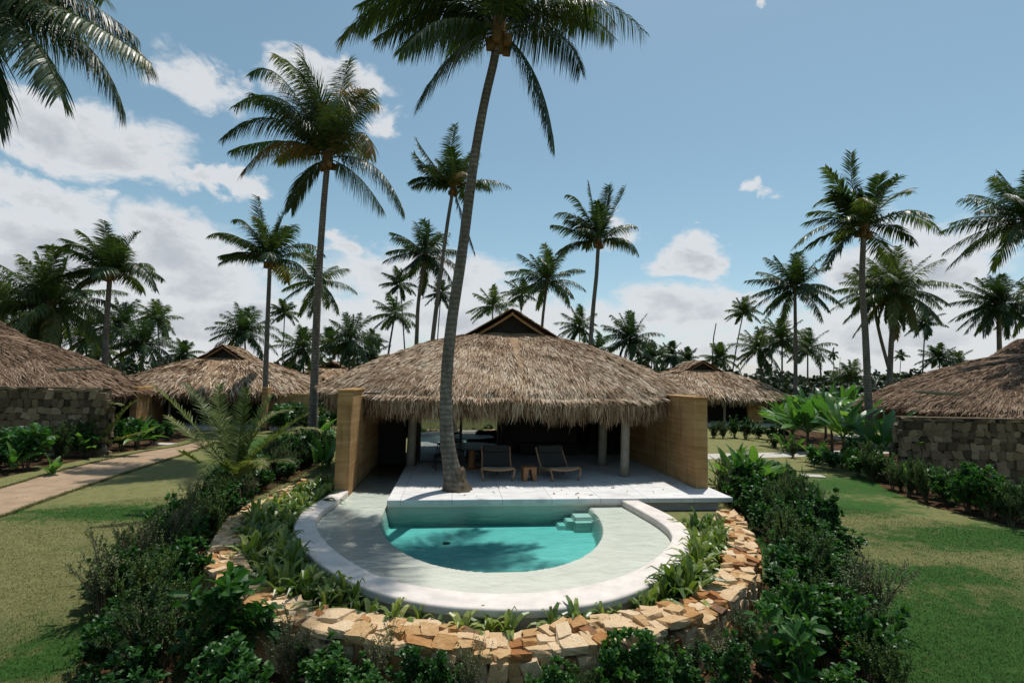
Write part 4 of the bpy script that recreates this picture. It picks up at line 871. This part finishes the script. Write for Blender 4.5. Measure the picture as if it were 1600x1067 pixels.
# ------------------------------------------------------------------ shrubs and plants: one of each kind, then copies
def leaves_cloud(mb, P, D0, L, Wd, rg, tone, fold=.25, curl=.25):
    n = len(P); D0 = nz(D0); sd = nz(np.cross(D0, nz(rg.normal(0,1,(n,3))+np.array([0,0,1.5])))); nr = np.cross(sd, D0); nr *= np.sign(nr[:,2:3]+1e-9)
    L = L[:,None]; C = np.stack([P, P+D0*L*.35+nr*L*.03, P+D0*L*.72+nr*L*.0, P+D0*L-nr*L*curl], 1)
    mb.ribbons(C, sd, Wd[:,None]*np.array([.12,.85,1.0,.12])[None], tone, fold=fold)
def shrub_proto(name, seed, H, spread, nst, kind, label, cat='shrub', group='garden shrubs'):
    rg = np.random.default_rng(seed); root = tag(empty(name, (0,0,0)), label, cat, group); st_ = MB(); tips = []; dirs = []
    for k in range(nst):
        a = rg.uniform(0,6.28); lean = rg.uniform(.05,1)*spread; top = np.array([math.cos(a)*lean, math.sin(a)*lean, H*rg.uniform(.55,1.05)*(1-.25*lean/spread)])
        P = bez(np.array([math.cos(a)*.05,math.sin(a)*.05,0.]), np.array([top[0]*.35,top[1]*.35,top[2]*.6]), top, 9); st_.tube(P, np.linspace(.012,.003,9), 4, .5, caps=False)
        nb = {'round': 7, 'small': 10, 'broad': 4, 'twiggy': 9}[kind]
        ends = [(P, {'round':.3,'small':.12,'broad':.2,'twiggy':.35}[kind])]
        for j in range(nb):
            i = rg.integers(1 if kind in ('small','round') else 2, 9); d0 = nz((P[i]-P[i-1])/.1+nz(rg.normal(0,1,3))*.9+np.array([0,0,.35])); ln = H*rg.uniform(.12,.30); Q = bez(P[i], P[i]+d0*ln*.5, P[i]+d0*ln+np.array([0,0,ln*.25]), 5); st_.tube(Q, np.linspace(.006,.002,5), 3, .6, caps=False); ends.append((Q, .25))
        for Q, u0 in ends:
            m_ = {'round': 9, 'small': 26, 'broad': 7, 'twiggy': 12}[kind]
            for j in range(m_):
                u = u0+(1-u0)*(j+rg.random())/m_ if kind != 'round' else (1-.35*(1-(j/m_))**1.5*rg.random()); u = min(u,.999)*(len(Q)-1); i = int(u); p = Q[i]+(Q[min(i+1,len(Q)-1)]-Q[i])*(u-i); t_ = nz(Q[min(i+1,len(Q)-1)]-Q[i]+1e-6)
                a2 = j*2.4+rg.normal(0,.3); rd = nz(np.cross(t_, [math.cos(a2),math.sin(a2),.3])); up_ = {'round':.75,'small':.6,'broad':.45,'twiggy':.5}[kind]
                tips.append(p); dirs.append(rd+t_*up_+np.array([0,0,.15]))
    tips = np.array(tips); dirs = np.array(dirs); n = len(tips); sz = {'round': (.095,.032), 'small': (.042,.011), 'broad': (.24,.055), 'twiggy': (.036,.010)}[kind]
    m = MB(); leaves_cloud(m, tips, dirs, sz[0]*rg.uniform(.7,1.3,n), sz[1]*rg.uniform(.75,1.2,n), rg, np.clip(.45+rg.normal(0,.17,n)+.12*(tips[:,2]/H-.5),0,1), .3, .12)
    mt = {'round':'glossy','small':'olive','broad':'glossy','twiggy':'pale','lime':'croton'}[kind]
    a = st_.build('stems', M['stem'], root); b = m.build('foliage', M[mt], root); KIDS[root.name] = [a, b]
    return root
ORD = ['first','second','third','fourth','fifth','sixth','seventh','eighth','ninth','tenth','eleventh','twelfth','thirteenth','fourteenth','fifteenth','sixteenth','seventeenth','eighteenth','nineteenth','twentieth']
PROT = {
 'round': [shrub_proto('round_leaf_shrub', 71+k, .85, .46, 16, 'round', 'x') for k in range(3)],
 'small': [shrub_proto('small_leaf_shrub', 81+k, 1.0, .48, 15, 'small', 'x') for k in range(3)],
 'twiggy': [shrub_proto('twiggy_shrub', 91+k, 1.15, .40, 10, 'twiggy', 'x') for k in range(2)],
 'broad': [shrub_proto('broad_leaf_shrub', 95+k, 1.1, .5, 9, 'broad', 'x') for k in range(2)],
}
USED = set()
DESC = {'round':'glossy round-leaved shrub','small':'dark small-leaved shrub','twiggy':'pale twiggy shrub','broad':'broad-leaved shrub'}
def place(kind, x, y, z, s, label, group, rgx=random):
    pr_ = PROT[kind][rgx.randrange(len(PROT[kind]))]
    if pr_.name in USED: o = copy_tree(pr_)
    else: USED.add(pr_.name); o = pr_
    o.location = (x, y, z); o.rotation_euler = (rgx.uniform(-.1,.1),rgx.uniform(-.1,.1),rgx.uniform(0,6.28)); o.scale = (s*rgx.uniform(.8,1.15), s*rgx.uniform(.8,1.15), s*rgx.uniform(.8,1.25)); o['label'] = label; o['group'] = group; return o
def scatter(poly, n, dmin, seed):
    rg = random.Random(seed); xs = [p[0] for p in poly]; ys = [p[1] for p in poly]; out = []; tries = 0
    while len(out) < n and tries < 6000:
        tries += 1; x = rg.uniform(min(xs),max(xs)); y = rg.uniform(min(ys),max(ys))
        if not inside(np.array([x]), np.array([y]), poly)[0]: continue
        if min(np.hypot(wout[:,0]-x, wout[:,1]-y)) < .46: continue
        if any((x-a)**2+(y-b)**2 < dmin**2 for a, b in out): continue
        out.append((x,y))
    return out
def bed_of(poly, n, dmin, seed, kinds, where, group, s0=.8, s1=1.15, rows=('nearest','second','third','fourth','fifth','sixth','farthest'), zz=GZ, bands=6):
    pts = scatter(poly, n, dmin, seed); pts.sort(key=lambda p: p[1]); rg = random.Random(seed+1); per = max(1, math.ceil(len(pts)/bands))
    for b in range(0, len(pts), per):
        row = sorted(pts[b:b+per]); rn = rows[min(b//per, len(rows)-1)]
        for k, (x, y) in enumerate(row):
            kd = rg.choices([a for a, _ in kinds], [w_ for _, w_ in kinds])[0]
            place(kd, x, y, zz, rg.uniform(s0,s1), f'{DESC[kd]} {where}, {ORD[k]} from left, {rn} row', group, rg)
bed_of(SHL, 105, .31, 5, [('round',4.5),('small',3.5),('twiggy',1.8),('broad',.8)], 'left of stone wall', 'shrubs left of the stone wall', .62, 1.05, bands=8, rows=('nearest','second','third','fourth','fifth','sixth','seventh','farthest'))
bed_of(SHR, 105, .32, 6, [('round',4.5),('small',3.5),('twiggy',1.8),('broad',.8)], 'right of stone wall', 'shrubs right of the stone wall', .60, 1.05, bands=8, rows=('nearest','second','third','fourth','fifth','sixth','seventh','farthest'))
FR = [tuple(gp(*p, GZ)[:2]) for p in ((470,1060),(1080,1060),(1080,1200),(450,1200))]
for k, (px, py, s, kd) in enumerate(sorted(((480,1062,.6,'round'),(530,1085,.62,'small'),(690,1115,.6,'round'),(860,1130,.55,'round'),(905,1120,.6,'small'),(455,1075,.7,'twiggy'),(500,1110,.72,'round'),(560,1130,.75,'round'),(600,1090,.62,'twiggy'),(650,1110,.66,'round'),(735,1125,.62,'twiggy'),(790,1160,.6,'round'),(960,1110,.72,'round'),(1010,1120,.75,'round'),(1070,1090,.8,'small'),(1120,1075,.8,'twiggy')))):
    c = gp(px, py, GZ); place(kd, c[0], c[1], GZ, s, f'{DESC[kd]} at the foot of the stone wall front, {ORD[k]} from left', 'shrubs in front of the stone wall')

# strap leaved clumps in the planter
def strap_proto(seed, n=17, L=.62):
    rg = np.random.default_rng(seed); root = tag(empty('strap_leaf_plant'), 'x', 'plant', 'x'); m = MB(); a = np.arange(n)*2.4+rg.normal(0,.25,n); e = np.linspace(1.45,.55,n)+rg.normal(0,.1,n)
    ln = L*rg.uniform(.75,1.1,n); d0 = np.c_[np.cos(a)*np.cos(e), np.sin(a)*np.cos(e), np.sin(e)]; K = 7; C = []; cur = np.zeros((n,3)); C.append(cur)
    for k in range(1,K): dv = nz(d0+DOWN*(1.1*(k/(K-1))**1.6)); cur = cur+dv*(ln/(K-1))[:,None]; C.append(cur)
    C = np.stack(C,1); sd = nz(np.cross(d0,[0,0,1.])); m.ribbons(C, sd, np.array([.35,.7,.95,1,.85,.5,.06])[None]*.050*rg.uniform(.8,1.2,n)[:,None], np.clip(.5+rg.normal(0,.2,n),0,1), fold=.35)
    b = m.build('foliage', M['strap'], root); KIDS[root.name] = [b]; return root
SP = [strap_proto(201+k) for k in range(4)]; used2 = set()
pts = scatter_pts = []
rgq = random.Random(12); cand = []
bedpoly = [tuple(p) for p in (win*.92+wmid*.08)]+[(6.1,12.2),(5.3,12.3)]+[tuple(p) for p in (cout)[::-1]]+[(-3.3,15.5)]
for _ in range(9000):
    x = rgq.uniform(-4.6,6.6); y = rgq.uniform(6.4,15.6)
    if not inside(np.array([x]),np.array([y]),bedpoly)[0]: continue
    if min(np.hypot(cout[:,0]-x,cout[:,1]-y)) < .10 or min(np.hypot(win[:,0]-x,win[:,1]-y)) < .12: continue
    if x > 4.9 and y > 11.0: continue
    dens_ = .27 if (x < -1 or x > 3.2) else .30
    if any((x-a)**2+(y-b)**2 < (dens_*rgq.uniform(.7,1))**2 for a,b in cand): continue
    cand.append((x,y))
cand.sort(key=lambda p: math.atan2(p[1]-10.9, p[0]-.9) % (2*math.pi) if False else (-math.atan2(-(p[0]-.9), -(p[1]-11.2))))
secs = {'left':[], 'front':[], 'right':[]}
for x,y in cand: secs['left' if x < -1.6 else ('right' if x > 3.0 else 'front')].append((x,y))
for sec, lst in secs.items():
    lst.sort(key=lambda p: p[1]); where = {'left':'left of the pool','front':'in front of the pool','right':'right of the pool'}[sec]
    nb = {'left': 8, 'front': 3, 'right': 6}[sec]; per = math.ceil(len(lst)/nb)
    for b in range(0, len(lst), per):
        for k, (x,y) in enumerate(sorted(lst[b:b+per])):
            pr_ = SP[rgq.randrange(4)]
            if pr_.name in used2: o = copy_tree(pr_)
            else: used2.add(pr_.name); o = pr_
            s = rgq.uniform(.8,1.25)*(.78 if sec == 'front' else 1.0); o.location = (x,y,-.375); o.rotation_euler = (0,0,rgq.uniform(0,6.28)); o.scale = (s,s,s*rgq.uniform(.9,1.2))
            o['label'] = f'strap-leaved plant {where}, {ORD[k]} from left, {("nearest","second","third","fourth","fifth","sixth","seventh","farthest")[b//per]} row'
            o['group'] = f'strap-leaved plants {where}'

# banana and heliconia
def big_leaf(mb, base, d0, L, Wd, rg, tone, droop=.8, petiole=.25):
    K = 12; cur = np.array(base,float); P = [cur]; d0 = nz(np.array(d0,float))
    for k in range(1,K): s = k/(K-1); cur = cur+nz(d0+DOWN*droop*s**1.7)*L/(K-1); P.append(cur)
    P = np.array(P); mb.tube(P[:5], np.linspace(.02,.012,5), 5, .7, caps=False)
    u = np.linspace(0,1,K); prof_ = np.clip((u-petiole)/(1-petiole),0,1); wd = Wd*np.sin(np.pi*np.clip(prof_,0,1)**.75)**.7; wd[0:2] = .008; wd[-1] = .01
    sd = nz(np.cross(d0,[0,0,1.])+rg.normal(0,.25,3)); wd = wd*(1+.12*rg.normal(0,1,K)); mb.ribbons(P[None], sd[None], wd[None], tone, fold=.22)
def banana(label, base_px, nleaf, L, Wd, stemH, seed, name='banana_plant', Z=GZ, tips=None, cat='banana plant', rad=.05):
    rg = np.random.default_rng(seed); b = gp(*base_px, Z); root = tag(empty(name, b), label, cat, 'banana and heliconia plants'); 
    if stemH > .2:
        m = MB(); m.tube([(0,0,0),(.03,0,stemH*.5),(0,.02,stemH)], [.09,.07,.045], 9, .5); m.build('stem', M['stem'], root, smooth=True)
    for k in range(nleaf):
        a = k*2.4+rg.normal(0,.3)+seed; e = rg.uniform(.35,1.35) if stemH > .2 else rg.uniform(.7,1.4); m = MB(); o_ = (rg.normal(0,rad),rg.normal(0,rad),max(stemH-.05,0))
        big_leaf(m, o_, (math.cos(a)*math.cos(e), math.sin(a)*math.cos(e), math.sin(e)), L*rg.uniform(.75,1.15), Wd*rg.uniform(.8,1.15), rg, np.clip(.45+rg.normal(0,.2),0,1), rg.uniform(.4,1.0)); m.build('leaf', M['banana'], root)
    return root
banana('large-leaved clump with upright paddle leaves right beside the right side wall', (1172,775), 30, 1.75, .17, 0.1, 301, 'heliconia_clump', cat='heliconia', rad=.22)
banana('second paddle-leaved clump tucked behind the large one at the right side wall', (1140,760), 18, 1.6, .15, .1, 302, 'heliconia_clump', cat='heliconia', rad=.2)
banana('tall banana plant with bright leaves nearest the left end of the dark right stone wall', (1378,735), 14, 2.0, .26, .9, 303)
banana('banana plant in the middle of the group left of the brown roof', (1318,722), 18, 2.2, .26, 1.2, 304)
banana('banana plant at the left of the group beyond the lawn on the right', (1262,705), 20, 2.2, .27, 1.1, 305)
banana('small banana plant with one upright leaf in front of the dark right stone wall', (1425,745), 6, 1.6, .20, .8, 306)
banana('banana plant at the back of the group, under the windswept palm', (1290,690), 20, 2.3, .26, 1.5, 307)
banana('far banana plant at the left end of the brown roof eave', (1345,690), 18, 2.3, .26, 1.4, 308)
banana('low banana plant with yellowish leaves between the lawn and the group on the right', (1225,690), 18, 1.9, .22, .8, 309)
banana('low bright leafy plant at the foot of the right stone wall end', (1372,748), 14, .7, .09, .05, 310, 'heliconia_clump', cat='heliconia', rad=.15)
banana('leafy paddle plant left of the dark stone wall corner on the left', (128,714), 12, 1.1, .14, .3, 311)
banana('leafy paddle plant right of the dark stone wall corner on the left', (215,700), 15, 1.4, .15, .4, 312)
banana('small paddle plant with pale leaves at the grass edge on the left', (83,742), 9, .7, .10, .05, 313, 'heliconia_clump', cat='heliconia')
banana('leafy plant in the bed at the far left edge', (20,738), 13, 1.0, .12, .2, 314)
banana('paddle-leaved clump in the shade just left of the left pillar', (505,735), 16, 1.1, .12, .1, 315, 'heliconia_clump', cat='heliconia', rad=.15)
banana('taller paddle-leaved plant behind the left pillar', (500,705), 14, 1.5, .14, .5, 316)
for k_, (lb_, px_, nl_, L_, w_, h_) in enumerate((('large-leaved banana plant before the thicket, second from left in the right group',(1240,700),16,2.2,.27,1.0),('banana plant with long arching leaves in the centre of the right hand group',(1300,706),18,2.3,.27,1.3),('banana plant with overlapping bright leaves in front of the brown eave',(1350,712),16,2.2,.25,1.1),('leaning banana plant between the group and the right stone wall end',(1392,728),9,2.0,.25,.8),('tall banana plant at the rear left of the right hand group',(1262,684),18,2.4,.26,1.6),('tall banana plant at the rear right of the right hand group, by the eave',(1322,682),18,2.4,.26,1.7),('banana plant at the left rear, beside the right middle villa terrace',(1222,678),16,2.0,.24,1.0))):
    banana(lb_, px_, nl_, L_, w_, h_, 330+k_)
for k_, (lb_, px_, nl_, L_, w_, h_) in enumerate((('low paddle-leaved clump beneath the leftmost banana plants on the right',(1232,708),16,1.1,.13,.1),('low paddle-leaved clump under the middle banana plants by the lawn',(1275,722),16,1.1,.13,.1),('low paddle-leaved clump under the right banana plants at the bed edge',(1318,734),16,1.1,.13,.1),('paddle-leaved clump right of the stone wall end, before the dark wall',(1412,757),13,1.0,.12,.1),('paddle-leaved clump in the border before the dark right wall, near its middle',(1490,775),12,1.1,.12,.1),('paddle-leaved clump in the border at the far right edge',(1570,800),12,1.1,.12,.1))):
    banana(lb_, px_, nl_, L_, w_, h_, 350+k_, 'heliconia_clump', cat='heliconia', rad=.2)
# shrub rows along the buildings
def line(pts, kind, where, group, s0, s1, seed):
    rg = random.Random(seed)
    for k, (px, py) in enumerate(pts):
        c = gp(px, py, GZ); kd = kind if isinstance(kind, str) else rg.choice(kind); place(kd, c[0], c[1], GZ, rg.uniform(s0,s1), f'{DESC[kd]} {where}, {ORD[k]} from left', group, rg)
line([(-15,738),(12,728),(40,734),(62,720),(95,722),(118,712),(140,714),(165,706),(190,704),(212,697),(238,694),(262,688)], ('broad','small','round'), 'along the foot of the dark left stone wall', 'shrubs by the left stone wall', .9, 1.35, 1)
line([(185,672),(215,668),(240,664),(262,660),(290,660),(318,662),(345,664)], ('broad','broad','small'), 'in front of the ochre garden wall on the left', 'shrubs by the ochre garden wall', 1.0, 1.5, 2)
line([(395,668),(415,672),(436,675),(456,672),(475,678),(505,668),(520,672)], ('broad','small'), 'beside the left middle villa', 'shrubs by the left middle villa', 1.0, 1.6, 3)
line([(440,745),(462,735),(480,728),(500,722),(515,715),(512,700),(500,690)], ('small','broad','round'), 'left of the left pillar behind the stone wall', 'shrubs by the left pillar', .8, 1.25, 4)
line([(1330,735),(1362,752),(1395,765),(1420,775),(1448,785),(1480,790),(1512,800),(1545,810),(1580,822),(1615,835)], ('small','small','round','twiggy'), 'in the border before the dark right stone wall', 'shrubs by the right stone wall', .95, 1.35, 5)
line([(1115,684),(1130,685),(1148,684),(1165,686),(1185,685),(1205,687),(1222,688)], ('small','round'), 'in the low hedge before the right middle villa', 'hedge by the right middle villa', 1.0, 1.3, 6)
line([(1240,655),(1262,660),(1285,665),(1310,668),(1335,672),(1360,680)], ('broad','small','broad'), 'in the thicket behind the banana plants', 'shrubs behind the banana plants', 1.6, 2.4, 7)
line([(1340,745),(1378,752),(1408,768),(1436,772),(1464,780),(1496,788),(1528,797),(1562,808),(1598,818)], ('small','broad','round'), 'in the second row before the dark right wall', 'shrubs by the right stone wall', .8, 1.25, 9)
line([(1210,700),(1238,715),(1270,728),(1300,735)], ('small','broad'), 'at the lawn edge before the banana plants', 'shrubs before the banana plants', .7, 1.0, 8)
for k_ in PROT:
    for p_ in PROT[k_]:
        if p_.name not in USED:
            for c_ in KIDS[p_.name]: bpy.data.objects.remove(c_)
            bpy.data.objects.remove(p_)

# ------------------------------------------------------------------ terrace furniture
def lounger(label, x, y, rz):
    root = tag(empty('sun_lounger', (x,y,0), rz), label, 'sun lounger', 'sun loungers on the terrace')
    prof = cat_rom([(0,.37,0),(.10,.385,0),(.35,.31,0),(.62,.255,0),(.86,.32,0),(1.02,.48,0),(1.2,.70,0),(1.30,.84,0)], 5)[:, :2]
    hw = .44
    for sg in (-1,1):
        P = [(sg*hw, a, b) for a, b in prof]; MB().tube(P, .028, 8).build('side_rail', M['lightwood'], root, smooth=True)
    seat = [p for p in prof if p[0] <= .80]; back = [p for p in prof if p[0] >= .78]
    def slab(pts, x0, x1, th, off=0.0):
        m = MB(); pts = np.array(pts); T = nz(np.gradient(pts, axis=0)); N_ = np.c_[-T[:,1], T[:,0]]; a = pts+N_*(off+th/2); b = pts+N_*(off-th/2); n = len(pts)
        xs = np.linspace(x0,x1,7); sag = -.02*(1-np.linspace(-1,1,7)**2)
        V_ = [];
        for lay in (a,b):
            for q in range(n):
                for k, xx in enumerate(xs): V_.append((xx, lay[q][0]-N_[q][0]*-sag[k], lay[q][1]+sag[k]))
        f = []; w_ = 7
        for i in range(n-1):
            for k in range(w_-1):
                f.append((i*w_+k,i*w_+k+1,(i+1)*w_+k+1,(i+1)*w_+k)); h = n*w_; f.append((h+i*w_+k,h+(i+1)*w_+k,h+(i+1)*w_+k+1,h+i*w_+k+1))
            for k in (0,w_-1): f.append((i*w_+k,(i+1)*w_+k,n*w_+(i+1)*w_+k,n*w_+i*w_+k))
        for k in range(w_-1): f.append((k,k+1,n*w_+k+1,n*w_+k)); e = (n-1)*w_; f.append((e+k,e+k+1,n*w_+e+k+1,n*w_+e+k))
        m.add(V_, f); return m
    slab(seat, -hw+.02, hw-.02, .025, .01).build('seat', M['sling'], root, smooth=False)
    slab(back, -hw+.02, hw-.02, .02, .01).build('backrest', M['darksling'], root)
    slab([p for p in prof if p[0] >= 1.14], -hw+.05, hw-.05, .09, .06).build('head_cushion', M['darksling'], root)
    MB().tube([(-hw-.02,.0,.37),(-hw*.5,-.02,.335),(0,-.03,.325),(hw*.5,-.02,.335),(hw+.02,.0,.37)], .03, 8).build('front_rail', M['lightwood'], root, smooth=True)
    for sg in (-1,1):
        MB().tube([(sg*(hw+.03),.12,.38),(sg*(hw+.035),.0,.34),(sg*(hw+.02),-.04,.2),(sg*(hw-.03),.03,0)], [.03,.034,.03,.026], 8).build('leg', M['lightwood'], root, smooth=True)
        MB().tube([(sg*hw,.86,.32),(sg*(hw+.01),.95,.16),(sg*hw,1.12,0)], [.03,.03,.026], 8).build('leg', M['lightwood'], root, smooth=True)
    MB().tube([(-hw,.62,.235),(hw,.62,.235)], .02, 8).build('cross_bar', M['lightwood'], root)
    MB().tube([(-hw,.95,.16),(hw,.95,.16)], .02, 8).build('cross_bar', M['lightwood'], root)
    return root
lounger('low wooden sling lounger beside the palm trunk, facing the pool squarely', 1.32, 15.10, R_(-1))
lounger('low wooden sling lounger turned slightly, standing to the right of the small stool', 3.32, 15.08, R_(13))
st_ = tag(empty('wooden_stool', (2.24,15.25,0), R_(6)), 'small orange brown wooden stool with a wedge gap between the two loungers', 'stool')
m = MB(); 
bevel(MB().box(-.20,.20,-.18,.18,.36,.41).build('seat', M['teak'], st_), .008, 2)
for sg in (-1,1):
    m = MB(); poly = [(sg*.195,0),(sg*.195,.36),(sg*.03,.36),(sg*.10,0)]
    v = [(x_, y_, z_) for y_ in (-.17,.17) for x_, z_ in poly]; m.add(v, [(0,1,2,3),(7,6,5,4),(0,4,5,1),(1,5,6,2),(2,6,7,3),(3,7,4,0)]); m.build('leg', M['teak'], st_)
tb = tag(empty('round_dining_table', (.62,17.25,0)), 'round dark dining table on a wooden pedestal in the shade behind the palm trunk', 'table')
bevel(MB().tube([(0,0,.71),(0,0,.75)], .92, 48).build('tabletop', M['darkmetal'], tb), .006, 2)
MB().tube([(0,0,0),(0,0,.03),(0,0,.05),(0,0,.68),(0,0,.71)], [.32,.32,.13,.11,.25], 16).build('pedestal', M['teak'], tb)
CH = [(-.35,17.15,-80,'dark dining chair at the left of the round table'),(.75,18.25,0,'dark dining chair behind the round table, back to the glass'),(1.5,17.75,40,'dark dining chair at the right rear of the round table'),(1.35,16.55,140,'dark curved-back dining chair near the head of the left lounger'),(.05,16.3,-165,'dark dining chair at the front left of the round table')]
def chair(x, y, rz, label):
    r = tag(empty('dining_chair', (x,y,0), R_(rz)), label, 'chair', 'chairs round the dining table')
    bevel(MB().box(-.24,.24,-.23,.23,.42,.47).build('seat', M['black'], r), .015, 2)
    for a in (-1,1):
        for b in (-1,1): MB().tube([(a*.24,b*.24,0),(a*.21,b*.21,.43)], [.016,.02], 6).build('leg', M['darkmetal'], r)
    m = MB(); A_ = np.linspace(-.15, math.pi+.15, 15); P = [(math.cos(g)*.28, .02+math.sin(g)*.25, .68+.05*math.sin(g)) for g in A_]; m.tube(P, .022, 6); m2 = MB()
    for z0, z1 in ((.60,.76),):
        V_ = [(math.cos(g)*.27, .02+math.sin(g)*.24, z) for g in A_[3:-3] for z in (z0,z1)]+[(math.cos(g)*.29, .02+math.sin(g)*.26, z) for g in A_[3:-3] for z in (z0,z1)]
        n_ = len(A_[3:-3]); f = [(2*i,2*i+2,2*i+3,2*i+1) for i in range(n_-1)]+[(2*n_+2*i,2*n_+2*i+1,2*n_+2*i+3,2*n_+2*i+2) for i in range(n_-1)]+[(2*i+1,2*i+3,2*n_+2*i+3,2*n_+2*i+1) for i in range(n_-1)]+[(2*i,2*n_+2*i,2*n_+2*i+2,2*i+2) for i in range(n_-1)]
        m2.add(V_, f)
    m.build('arm_rail', M['darkmetal'], r, smooth=True); m2.build('backrest', M['black'], r)
    for g in (0.1,1.0,2.14,3.04): MB().tube([(math.cos(g)*.24,.02+math.sin(g)*.22,.46),(math.cos(g)*.28,.02+math.sin(g)*.25,.69)], .012, 6).build('back_post', M['darkmetal'], r)
for c_ in CH: chair(*c_)

# ------------------------------------------------------------------ mown grass on the near lawn
rgg = np.random.default_rng(99)
def lawn_ok(x, y):
    k = ~inside(x, y, hole)
    for pb in (SHL, SHR): k &= ~inside(x, y, pb) | (rgg.random(len(x)) < .12)
    pth = [tuple(p) for p in pr]+[tuple(p) for p in pl[::-1]]; k &= ~inside(x, y, pth); return k
N_ = 420000
# denser where nearer the viewer
rr_ = 6.0+13*rgg.random(N_)**1.2; aa_ = rgg.uniform(R_(-46), R_(56), N_); gx_ = rr_*np.sin(aa_); gy_ = rr_*np.cos(aa_)
k = lawn_ok(gx_, gy_); gx_, gy_ = gx_[k], gy_[k]; n_ = len(gx_); d_ = np.hypot(gx_, gy_)
ln_ = rgg.uniform(.02,.05,n_); a_ = rgg.uniform(0,6.28,n_); tl = rgg.uniform(.2,1.1,n_); dv = nz(np.c_[np.cos(a_)*tl, np.sin(a_)*tl, np.ones(n_)])
b_ = np.c_[gx_, gy_, np.full(n_, GZ-.002)]; Cg = np.stack([b_, b_+dv*(ln_*.55)[:,None], b_+nz(dv+np.c_[np.cos(a_),np.sin(a_),-.3+0*a_]*.5)*ln_[:,None]],1)
a2 = rgg.uniform(0,6.28,n_); gm = MB(); gm.ribbons(Cg, np.c_[np.cos(a2),np.sin(a2),0*a2], np.array([1,.8,.1])[None]*(.0018*(1+.06*d_))[:,None], rgg.random(n_))
x_ = rgg.uniform(-14,22,30000); y_ = rgg.uniform(5.5,26,30000); tuf = (wob(np.c_[x_*1.3,y_*1.3,x_*0],1,4) > .42) & (rgg.random(30000) < .6)
for pb in (SHL, SHR):
    pa = resample(pb+[pb[0]], 400); ii = rgg.integers(0,400,5000); x_ = np.r_[x_, pa[ii,0]+rgg.normal(0,.10,5000)]; y_ = np.r_[y_, pa[ii,1]+rgg.normal(0,.10,5000)]; tuf = np.r_[tuf, np.ones(5000,bool)]
for pb in (pr, pl):
    pa = resample(pb, 600); ii = rgg.integers(0,600,7000); x_ = np.r_[x_, pa[ii,0]+rgg.normal(0,.05,7000)]; y_ = np.r_[y_, pa[ii,1]+rgg.normal(0,.05,7000)]; tuf = np.r_[tuf, np.ones(7000,bool)]
tuf &= ~inside(x_, y_, hole); x_, y_ = x_[tuf], y_[tuf]; m_ = len(x_); an = rgg.uniform(0,6.28,m_); tl = rgg.uniform(.1,.8,m_); dv = nz(np.c_[np.cos(an)*tl,np.sin(an)*tl,np.ones(m_)]); L2 = rgg.uniform(.05,.13,m_); b_ = np.c_[x_,y_,np.full(m_,GZ)]
gm.ribbons(np.stack([b_, b_+dv*(L2*.55)[:,None], b_+nz(dv+np.c_[np.cos(an),np.sin(an),-.4+0*an]*.6)*L2[:,None]],1), np.c_[-np.sin(an),np.cos(an),0*an], np.array([1,.8,.1])[None]*.0045, rgg.random(m_))
tag(gm.build('grass', M['lawn']), 'short mown grass blades on the near lawn', 'grass', kind='stuff')
# dry leaves lying on the soil beds
lm = MB(); q = []
for pb, c0 in ((SHL,1400),(SHR,1700)):
    xs = np.array(pb)[:,0]; ys = np.array(pb)[:,1]; x = rgg.uniform(xs.min(),xs.max(),c0*3); y = rgg.uniform(ys.min(),ys.max(),c0*3); k = inside(x,y,pb)&~inside(x,y,hole); q.append(np.c_[x[k],y[k],np.full(k.sum(),GZ+.02)][:c0])
x = rgg.uniform(-1.4,7,26); q.append(np.c_[x, rgg.uniform(12.95,14.6,26), np.full(26,.012)])
q = np.concatenate(q); D0 = rgg.normal(0,1,(len(q),3))*np.array([1,1,.25]); leaves_cloud(lm, q, D0, rgg.uniform(.04,.11,len(q)), rgg.uniform(.01,.03,len(q)), rgg, rgg.random(len(q)), .3, .3)
tag(lm.build('leaf_litter', M['mulch']), 'dry brown fallen leaves on the soil under the shrubs', 'leaf litter', kind='stuff')

# ------------------------------------------------------------------ woodland band far behind
def woods(name, label, x0, x1, y0, y1, h0, h1, nclump, nleaf, seed, s0=.35, s1=.8):
    rg = np.random.default_rng(seed); m = MB()
    cx_ = rg.uniform(x0,x1,nclump); cy_ = rg.uniform(y0,y1,nclump); hh = h0+(h1-h0)*(.5+.5*wob(np.c_[cx_,cy_,cy_*0],.09,seed))*rg.uniform(.6,1.1,nclump); rr = rg.uniform(1.2,2.8,nclump)
    for a,b,h,r in zip(cx_,cy_,hh,rr):
        k = nleaf; th_ = rg.uniform(0,6.28,k); ph = np.arccos(rg.uniform(-.9,1,k)); rad = r*rg.uniform(.55,1.0,k)**.5*(1+.25*wob(np.c_[np.cos(th_),np.sin(th_),ph]*2.5,1,a))
        P = np.c_[a+rad*np.sin(ph)*np.cos(th_), b+rad*np.sin(ph)*np.sin(th_), h-r*.8+rad*np.cos(ph)*1.0+0*th_]; P[:,2] = np.where(rg.random(k)<.35, GZ+(P[:,2]-GZ)*rg.random(k), P[:,2])
        D0 = nz(rg.normal(0,1,(k,3))+np.array([0,-.2,.2])); leaves_cloud(m, P, D0, rg.uniform(s0,s1,k), rg.uniform(s0,s1,k)*.38, rg, np.clip(.42+.22*rg.normal(0,1,k),0,1), .2, .2)
    return tag(m.build(name, M['wood_leaf']), label, 'woodland', kind='stuff')
woods('woodland', 'dark band of mixed trees and palms along the horizon', -110, 130, 85, 120, 3.0, 6.2, 330, 150, 401, .6, 1.3)
woods('thicket', 'green bushes behind the left and middle villas', -55, 6, 56, 66, 1.0, 3.4, 100, 160, 402, .4, .8)
woods('thicket', 'green bushes behind the right middle villa and banana plants', 14, 62, 50, 62, 1.6, 3.9, 130, 160, 403, .4, .8)
